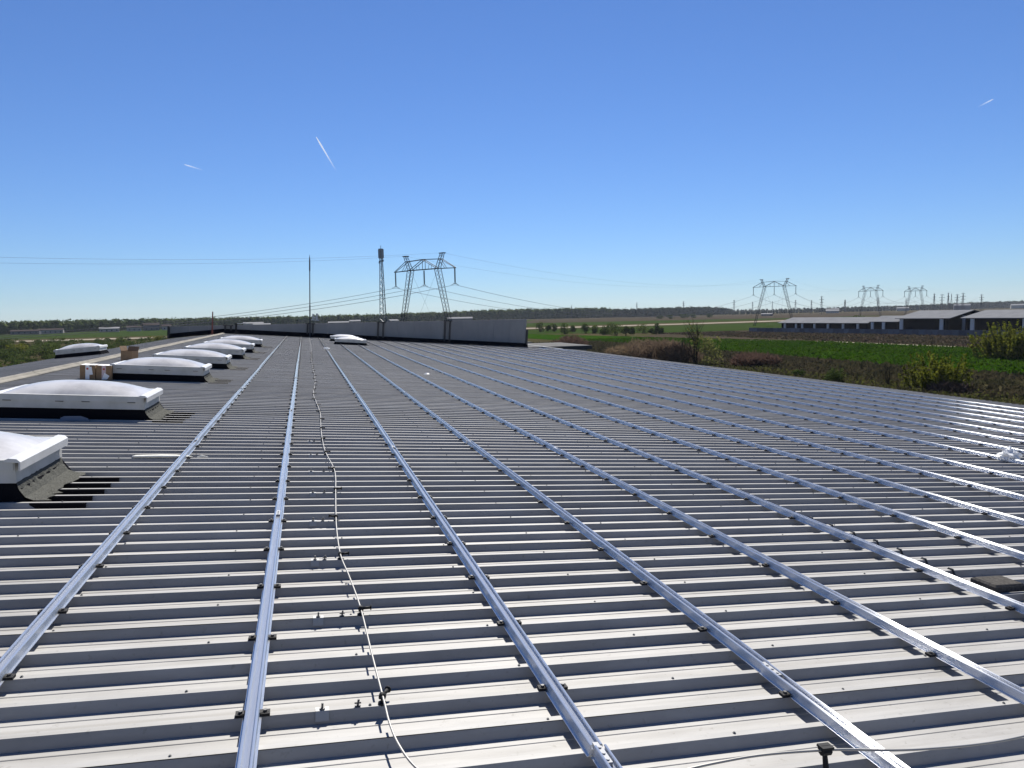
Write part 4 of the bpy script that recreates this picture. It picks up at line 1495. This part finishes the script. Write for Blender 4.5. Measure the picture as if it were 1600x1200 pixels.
# the wood: front line with depth
def wood(name, line, hts, rows, step, rowd, material, label, seed):
    g = np.random.default_rng(seed)
    phi = (1 + 5 ** 0.5) / 2
    base = np.array([(-1, phi, 0), (1, phi, 0), (-1, -phi, 0), (1, -phi, 0), (0, -1, phi), (0, 1, phi), (0, -1, -phi), (0, 1, -phi), (phi, 0, -1), (phi, 0, 1), (-phi, 0, -1), (-phi, 0, 1)], float)
    base /= np.linalg.norm(base[0])
    fc = [(0, 11, 5), (0, 5, 1), (0, 1, 7), (0, 7, 10), (0, 10, 11), (1, 5, 9), (5, 11, 4), (11, 10, 2), (10, 7, 6), (7, 1, 8), (3, 9, 4), (3, 4, 2), (3, 2, 6), (3, 6, 8), (3, 8, 9), (4, 9, 5), (2, 4, 11), (6, 2, 10), (8, 6, 7), (9, 8, 1)]
    # one subdivision
    vs_ = [tuple(v) for v in base]
    cache = {}
    def midp(a, b):
        k_ = (min(a, b), max(a, b))
        if k_ not in cache:
            q_ = np.array(vs_[a]) + np.array(vs_[b])
            vs_.append(tuple(q_ / np.linalg.norm(q_)))
            cache[k_] = len(vs_) - 1
        return cache[k_]
    f2 = []
    for a, b, c_ in fc:
        ab, bc, ca = midp(a, b), midp(b, c_), midp(c_, a)
        f2 += [(a, ab, ca), (b, bc, ab), (c_, ca, bc), (ab, bc, ca)]
    BV, BF = np.array(vs_), np.array(f2)
    Vs, Fs, Q = [], [], []
    off = 0
    for k in range(len(line) - 1):
        a, b = np.array(line[k], float), np.array(line[k + 1], float)
        L_ = np.linalg.norm(b - a)
        nrm = np.array((-(b - a)[1], (b - a)[0])) / L_
        if nrm[1] < 0:
            nrm = -nrm
        m_ = max(1, int(L_ / step))
        for j in range(m_):
            t = (j + 0.5) / m_
            hh0 = hts[k] + (hts[k + 1] - hts[k]) * t
            for r_ in range(rows):
                p = a + (b - a) * (t + g.uniform(-0.5, 0.5) / m_) + nrm * (r_ * rowd + g.uniform(-2, 2))
                hh = hh0 * g.uniform(0.88, 1.05)
                rad = hh * g.uniform(0.26, 0.36)
                for lobe in range(3):
                    cz = hh * (0.24, 0.54, 0.75)[lobe] + g.uniform(-0.5, 0.5)
                    rr_ = rad * (1.05, 0.95, 0.66)[lobe]
                    jit = 1 + g.uniform(-0.28, 0.28, len(BV))
                    V = BV * jit[:, None] * np.array((rr_, rr_, rr_ * 0.85)) + np.array((p[0] + g.uniform(-1, 1) * rad * 0.3, p[1] + g.uniform(-1, 1) * rad * 0.3, cz))
                    V[:, 2] = np.minimum(V[:, 2], hh0 * 1.12)
                    Vs.append(V)
                    Fs.append(BF + off)
                    off += len(V)
                dirs = g.normal(size=(26, 3))
                dirs /= np.linalg.norm(dirs, axis=1)[:, None]
                dirs[:, 2] = np.abs(dirs[:, 2])
                Q.append(np.array((p[0], p[1], hh * 0.62)) + dirs * rad * g.uniform(0.9, 1.22, (26, 1)) * np.array((1, 1, 1.1)))
    V2, F2 = tri_cloud(np.concatenate(Q), 1.5, 1.2)
    F2 = F2 + off
    F2t = np.concatenate([F2[:, [0, 1, 2]], F2[:, [0, 2, 3]]])
    o_ = np_mesh(name, np.concatenate(Vs + [V2]), np.concatenate(Fs + [F2t]), material)
    o_['kind'] = 'stuff'
    o_['label'] = label
    o_['category'] = 'wood'
    return o_


wood('wood', [(-560, 640), (-420, 705), (-272, 792), (-205, 900), (-146, 1000), (0, 1120), (200, 1230), (330, 1290), (460, 1330), (580, 1350)], [12.5, 12.5, 12.6, 12.8, 13.0, 13.6, 16, 19.5, 20.5, 20], 3, 5.2, 10, FOREST, 'long belt of fresh green woodland along the horizon', 2)
wood('wood', [(590, 1400), (720, 1400), (860, 1480), (960, 1560), (1030, 1630)], [17.5, 18.5, 19.5, 17, 13], 3, 6.0, 10, FOREST2, 'dark bluish wood between the green belt and the far masts', 3)
wood('far_tree_belt', [(900, 1430), (1200, 1560), (1500, 1640), (1750, 1640), (2300, 1900)], [7, 9, 13, 19, 24], 2, 11.0, 14, FOREST2, 'low dark line of far trees before the town', 5)
wood('far_tree_belt', [(1000, 2100), (1500, 2200), (2300, 2300)], [12, 13, 18], 1, 14.0, 14, FOREST2, 'faint far line of trees on the right horizon', 6)

# bushes beside the road and crop
mid = [(123.4, 382.6, 4.4, 6.4), (131, 392, 3.6, 4.0), (133.5, 388.4, 3.8, 4.6), (120.6, 335.7, 5.2, 6.0), (136, 365.6, 3.4, 3.6), (131.9, 336.9, 5.0, 5.6), (135.3, 332.7, 3.6, 3.9), (130.5, 309.6, 4.6, 4.2), (136.1, 316.8, 3.6, 4.6), (127, 288.7, 7.6, 6.4), (129.9, 285.4, 4.2, 4.4),
       (143.3, 308, 3.2, 3.4), (151.1, 312.8, 6.4, 5.2), (149.3, 300.7, 2.6, 2.6), (150.7, 299.1, 3.6, 5.0), (152.2, 297.2, 3.0, 3.2)]
mlb = {0: 'round dark bush nearest the parapet wall before the dirt road', 9: 'broadest dark bush of the hedge line beyond the bright crop', 12: 'round dark bush standing a little apart beyond the bright crop'}
for n_, (x, y, ww, hh) in enumerate(mid):
    bush('field_bush', mlb.get(n_, 'dark bush in the loose hedge line beyond the bright green crop'), 'bush', (x, y, 0), ww, ww, hh, 700, 0.42, LEAF_D if n_ % 3 else LEAF_M, 100 + n_, 'hedge bushes beyond the crop')
for n_, (x, y) in enumerate(((435.7, 855.9), (455.8, 864.9), (497.4, 907.3), (519.9, 937.5), (519.9, 919.5), (542.8, 916.1))):
    bush('far_bush', 'tiny far bush in the field beyond the dirt road', 'bush', (x, y, 0), 9, 7, 6, 260, 1.1, LEAF_D, 140 + n_, 'far field bushes', stem=False)
bush('round_tree', 'small dark round tree above the long low shed roof', 'tree', (285, 330, 0), 6.5, 6.5, 6.4, 700, 0.5, LEAF_D, 160)

# scrub on the left, between hall and road
scrub_P, sp_ = [], np.random.default_rng(31)
for k in range(330):
    y = sp_.uniform(95, 432)
    x = -sp_.uniform(0.12, 0.36) * y - 4
    hh = sp_.uniform(1.2, 4.0) * (0.85 if y > 300 else 1.0)
    Pk = crown_points(130, hh * 1.7, hh * 1.7, hh, 0, 5, 500 + k) + np.array((x, y, 0))
    scrub_P.append(Pk)
V, F = tri_cloud(np.concatenate(scrub_P), 0.42, 1.3)
o = np_mesh('scrub', V, F, LEAF_D)
o['kind'] = 'stuff'
o['label'] = 'mass of low green scrub between the hall and the dirt road'
o['category'] = 'scrub'
for n_, (x, y, hh, lmat, lb) in enumerate(((-71, 236, 5.2, LEAF_M, 'dark leafy bush in the scrub nearest the lone skylight'), (-105, 305, 5.0, LEAF_D, 'taller dark bush standing in the left scrub before the road'), (-86, 262, 4.0, LEAF_Y, 'yellowish bush in the left scrub'), (-72, 330, 3.6, LEAF_M, 'bush in the left scrub close to the end of the parapet'), (-66, 372, 3.6, LEAF_Y, 'pale bush at the roadside by the end of the parapet'))):
    bush('scrub_bush', lb, 'bush', (x, y, 0), hh * 1.3, hh * 1.3, hh, 1100, 0.36, lmat, 170 + n_)

# right side: thickets, sapling and bushes close to the hall
wl = thing('willow_sapling', 'bare dark stems and pale green leafing twigs rising above the brown thicket', 'tree', loc=(68.6, 120.4, 0))
stems(wl, 10, 2.4, 7.2, 0.085, TWIG, 77, 9, 'trunk')
g_ = np.random.default_rng(9)
Pw = crown_points(620, 4.4, 4.0, 5.2, 0.3, 10, 12) + np.array((1.7, -1.6, 0))
Pw2 = crown_points(120, 3.6, 3.6, 7.0, 0.8, 9, 13)
V, F = tri_cloud(np.concatenate([Pw, Pw2]), 0.26, 2.2)
np_mesh('crown', V, F, LEAF_P, wl)


def thicket(label, loc, w_, d_, h_, n, material, seed, name='thicket'):
    t = thing(name, label, 'thicket', loc=loc)
    P = crown_points(n, w_, d_, h_, 0, 14, seed)
    V, F = tri_cloud(P, 0.9, 2.0, 0.9)
    c_ = (V.reshape(-1, 4, 3).mean(1))[:, None, :]
    V = (V.reshape(-1, 4, 3) - c_)
    V[:, 1] *= 0.16
    V[:, 3] *= 0.16
    V = (V + c_).reshape(-1, 3)
    np_mesh('twigs', V, F, material, t)
    P2 = crown_points(int(n * 0.5), w_ * 0.92, d_ * 0.92, h_ * 0.85, 0, 14, seed)
    V, F = tri_cloud(P2, 0.34, 1.2)
    np_mesh('dead_leaves', V, F, material, t)
    return t


thicket('broad brown bramble thicket along the roof edge beside the bare sapling', (68.2, 132, 0), 10, 17, 4.4, 5200, TWIGB, 41)
thicket('tawny reed patch at the roof edge end of the brown thicket', (70.5, 150, 0), 8, 20, 3.6, 3400, REED, 42, 'reed_patch')
thicket('rounded reddish bramble thicket on the crop side of the pale sapling', (75.5, 112.5, 0), 7.5, 7, 3.3, 2600, TWIGR, 43)
thicket('dark bare thicket at the foot of the sapling', (67.0, 124.0, 0), 4.5, 4.5, 4.4, 420, mat('bare_twigs', (0.07, 0.052, 0.042), 0.9, spec=0.1), 44)
thicket('brownish low thicket beyond the annex roof', (68.5, 190, 0), 9, 14, 4.0, 2000, TWIGR, 45)
shoot_bush('meadow_bush', 'yellow green leafy bush rising at the roof edge in the rough meadow', (72.5, 70.5, 0), 6.8, 6.0, 4.6, 120, 42, 0.20, LEAF_Y, 201)
shoot_bush('meadow_bush', 'large bushy green clump beside the crop hiding the end of the fence', (127.0, 107.0, 0), 12.5, 10.0, 6.8, 170, 55, 0.27, LEAF_Y, 202)
shoot_bush('meadow_bush', 'yellowish clump joined to the large bush on its far side from the sheds', (131, 95.0, 0), 12.0, 10.0, 7.2, 150, 50, 0.27, LEAF_M, 205)
bush('meadow_bush', 'small dark round bush at the roof edge between sapling and yellow bush', 'bush', (67.4, 82, 0), 2.7, 2.6, 2.2, 900, 0.20, LEAF_D, 203)
bush('meadow_bush', 'low dark shrub at the roof edge next to the small round bush', 'bush', (69.0, 91.5, 0), 2.4, 2.4, 1.5, 500, 0.2, LEAF_D, 204)
ds_ = thing('dead_shrub', 'dark dead upright stems at the roof edge beside the yellow green bush', 'shrub', loc=(69.9, 75.4, 0))
stems(ds_, 9, 1.3, 3.2, 0.05, TWIG, 99, 4, 'trunk')
thicket('dark low bramble patch under the yellow green bush', (70.5, 67.0, 0), 3.5, 4.5, 1.2, 500, MATS['bare_twigs'], 46)

# meadow grass tufts (right) and verge
P = np.stack([nr.uniform(24, 96, 42000), nr.uniform(35, 235, 42000), np.zeros(42000)], 1)
P[:, 2] = 0.2
V, F = tri_cloud(P, 0.55, 2.2, 1.2)
o = np_mesh('meadow_grass', V, F, mat('rough_meadow_grass', (0.046, 0.046, 0.021), 0.9, spec=0.1, noise=0.10, col2=(0.062, 0.050, 0.032), transl=0.3))
o['kind'] = 'stuff'
o['label'] = 'rough olive brown meadow grass between the hall and the bright crop'
o['category'] = 'grass'
P = np.stack([nr.uniform(56, 74, 7000), nr.uniform(35, 130, 7000), np.full(7000, 0.3)], 1)
V, F = tri_cloud(P, 0.45, 1.4, 1.0)
o = np_mesh('verge_grass', V, F, mat('fresh_verge_grass', (0.105, 0.105, 0.030), 0.9, spec=0.1, noise=0.25, col2=(0.06, 0.07, 0.02), transl=0.35))
o['kind'] = 'stuff'
o['label'] = 'yellowish grass along the foot of the hall'
o['category'] = 'grass'
P = np.stack([nr.uniform(152, 205, 9000), nr.uniform(120, 300, 9000), np.full(9000, 0.3)], 1)
P = P[P[:, 0] < 190 + (290 - P[:, 1]) * 0.17]
P = P[P[:, 0] > 150 + np.clip(P[:, 1] - 190, 0, 200) * -0.15]
V, F = tri_cloud(P, 0.7, 1.2, 1.0)
o = np_mesh('fallow_weeds', V, F, mat('dry_weeds', (0.080, 0.056, 0.045), 0.9, spec=0.1, noise=0.1, col2=(0.060, 0.056, 0.030), transl=0.25))
o['kind'] = 'stuff'
o['label'] = 'dry brown weeds between the crop and the panel fence'
o['category'] = 'weeds'


P = np.stack([nr.uniform(98, 150, 45000), nr.uniform(62, 260, 45000), np.full(45000, 0.2)], 1)
P = P[P[:, 0] < 150.5 - np.clip(P[:, 1] - 185, 0, 100) * 0.30]
P = P[np.sin(P[:, 0] * 1.6 + 0.4 * np.sin(P[:, 1] * 0.05)) > nr.uniform(-1.2, 0.9, len(P))]
V, F = tri_cloud(P, 0.42, 1.6, 1.2)
o = np_mesh('crop_blades', V, F, mat('crop_blade', (0.022, 0.060, 0.003), 0.9, spec=0.1, noise=0.08, col2=(0.036, 0.070, 0.005), transl=0.4))
o['kind'] = 'stuff'
o['label'] = 'bright green young crop standing in rows beyond the rough meadow'
o['category'] = 'crop'


# ------------------------------------------------------------------ contrails
def contrail_mat():
    M = bpy.data.materials.new('contrail_vapour')
    M.use_nodes = True
    t = M.node_tree
    for n in list(t.nodes):
        if n.type == 'BSDF_PRINCIPLED':
            t.nodes.remove(n)
    df = t.nodes.new('ShaderNodeBsdfDiffuse')
    df.inputs[0].default_value = (0.9, 0.92, 0.95, 1)
    tl_ = t.nodes.new('ShaderNodeBsdfTranslucent')
    tl_.inputs[0].default_value = (0.9, 0.92, 0.95, 1)
    m1 = t.nodes.new('ShaderNodeMixShader')
    m1.inputs[0].default_value = 0.5
    t.links.new(df.outputs[0], m1.inputs[1])
    t.links.new(tl_.outputs[0], m1.inputs[2])
    tp = t.nodes.new('ShaderNodeBsdfTransparent')
    m2 = t.nodes.new('ShaderNodeMixShader')
    at = t.nodes.new('ShaderNodeAttribute')
    at.attribute_name = 'vapour'
    t.links.new(at.outputs['Fac'], m2.inputs[0])
    t.links.new(tp.outputs[0], m2.inputs[1])
    t.links.new(m1.outputs[0], m2.inputs[2])
    t.links.new(m2.outputs[0], t.nodes['Material Output'].inputs[0])
    return M


CTM = contrail_mat()
for a, b, r0, dens, lb in (((224.8, 8997, 2088), (439, 8989, 1704), 9.5, 0.75, 'bright slanting contrail above the thin mast'), ((-1191, 8921, 1712), (-1001, 8944, 1661), 7.0, 0.38, 'faint short contrail over the skylight row'), ((6718, 5989, 2058), (6630, 6085, 2002), 7.0, 0.34, 'faint short contrail high above the sheds')):
    n = 24
    pts = [Vector(a).lerp(Vector(b), k / n) for k in range(n + 1)]
    mb = MB().tube(pts, [r0 * (0.35 + 0.65 * min(1, k / 5)) * (1 - 0.3 * k / n) for k in range(n + 1)], 8)
    o = mb.build('contrail', CTM)
    at_ = o.data.attributes.new('vapour', 'FLOAT', 'POINT')
    at_.data.foreach_set('value', [dens * (1 - (k / n)) ** 1.1 for k in range(n + 1) for _ in range(8)])
    tag(o, lb, 'contrail')

# ------------------------------------------------------------------ air
hz = MB().box(-1200, 3200, -60, 3400, -1.0, 62.0)
hm = bpy.data.materials.new('pale_air')
hm.use_nodes = True
t = hm.node_tree
for n in list(t.nodes):
    if n.type == 'BSDF_PRINCIPLED':
        t.nodes.remove(n)
pv = t.nodes.new('ShaderNodeVolumePrincipled')
pv.inputs['Color'].default_value = (0.80, 0.88, 1.0, 1)
pv.inputs['Density'].default_value = 0.00005
pv.inputs['Anisotropy'].default_value = 0.1
t.links.new(pv.outputs[0], t.nodes['Material Output'].inputs['Volume'])
ho = hz.build('haze', hm)
ho['kind'] = 'stuff'
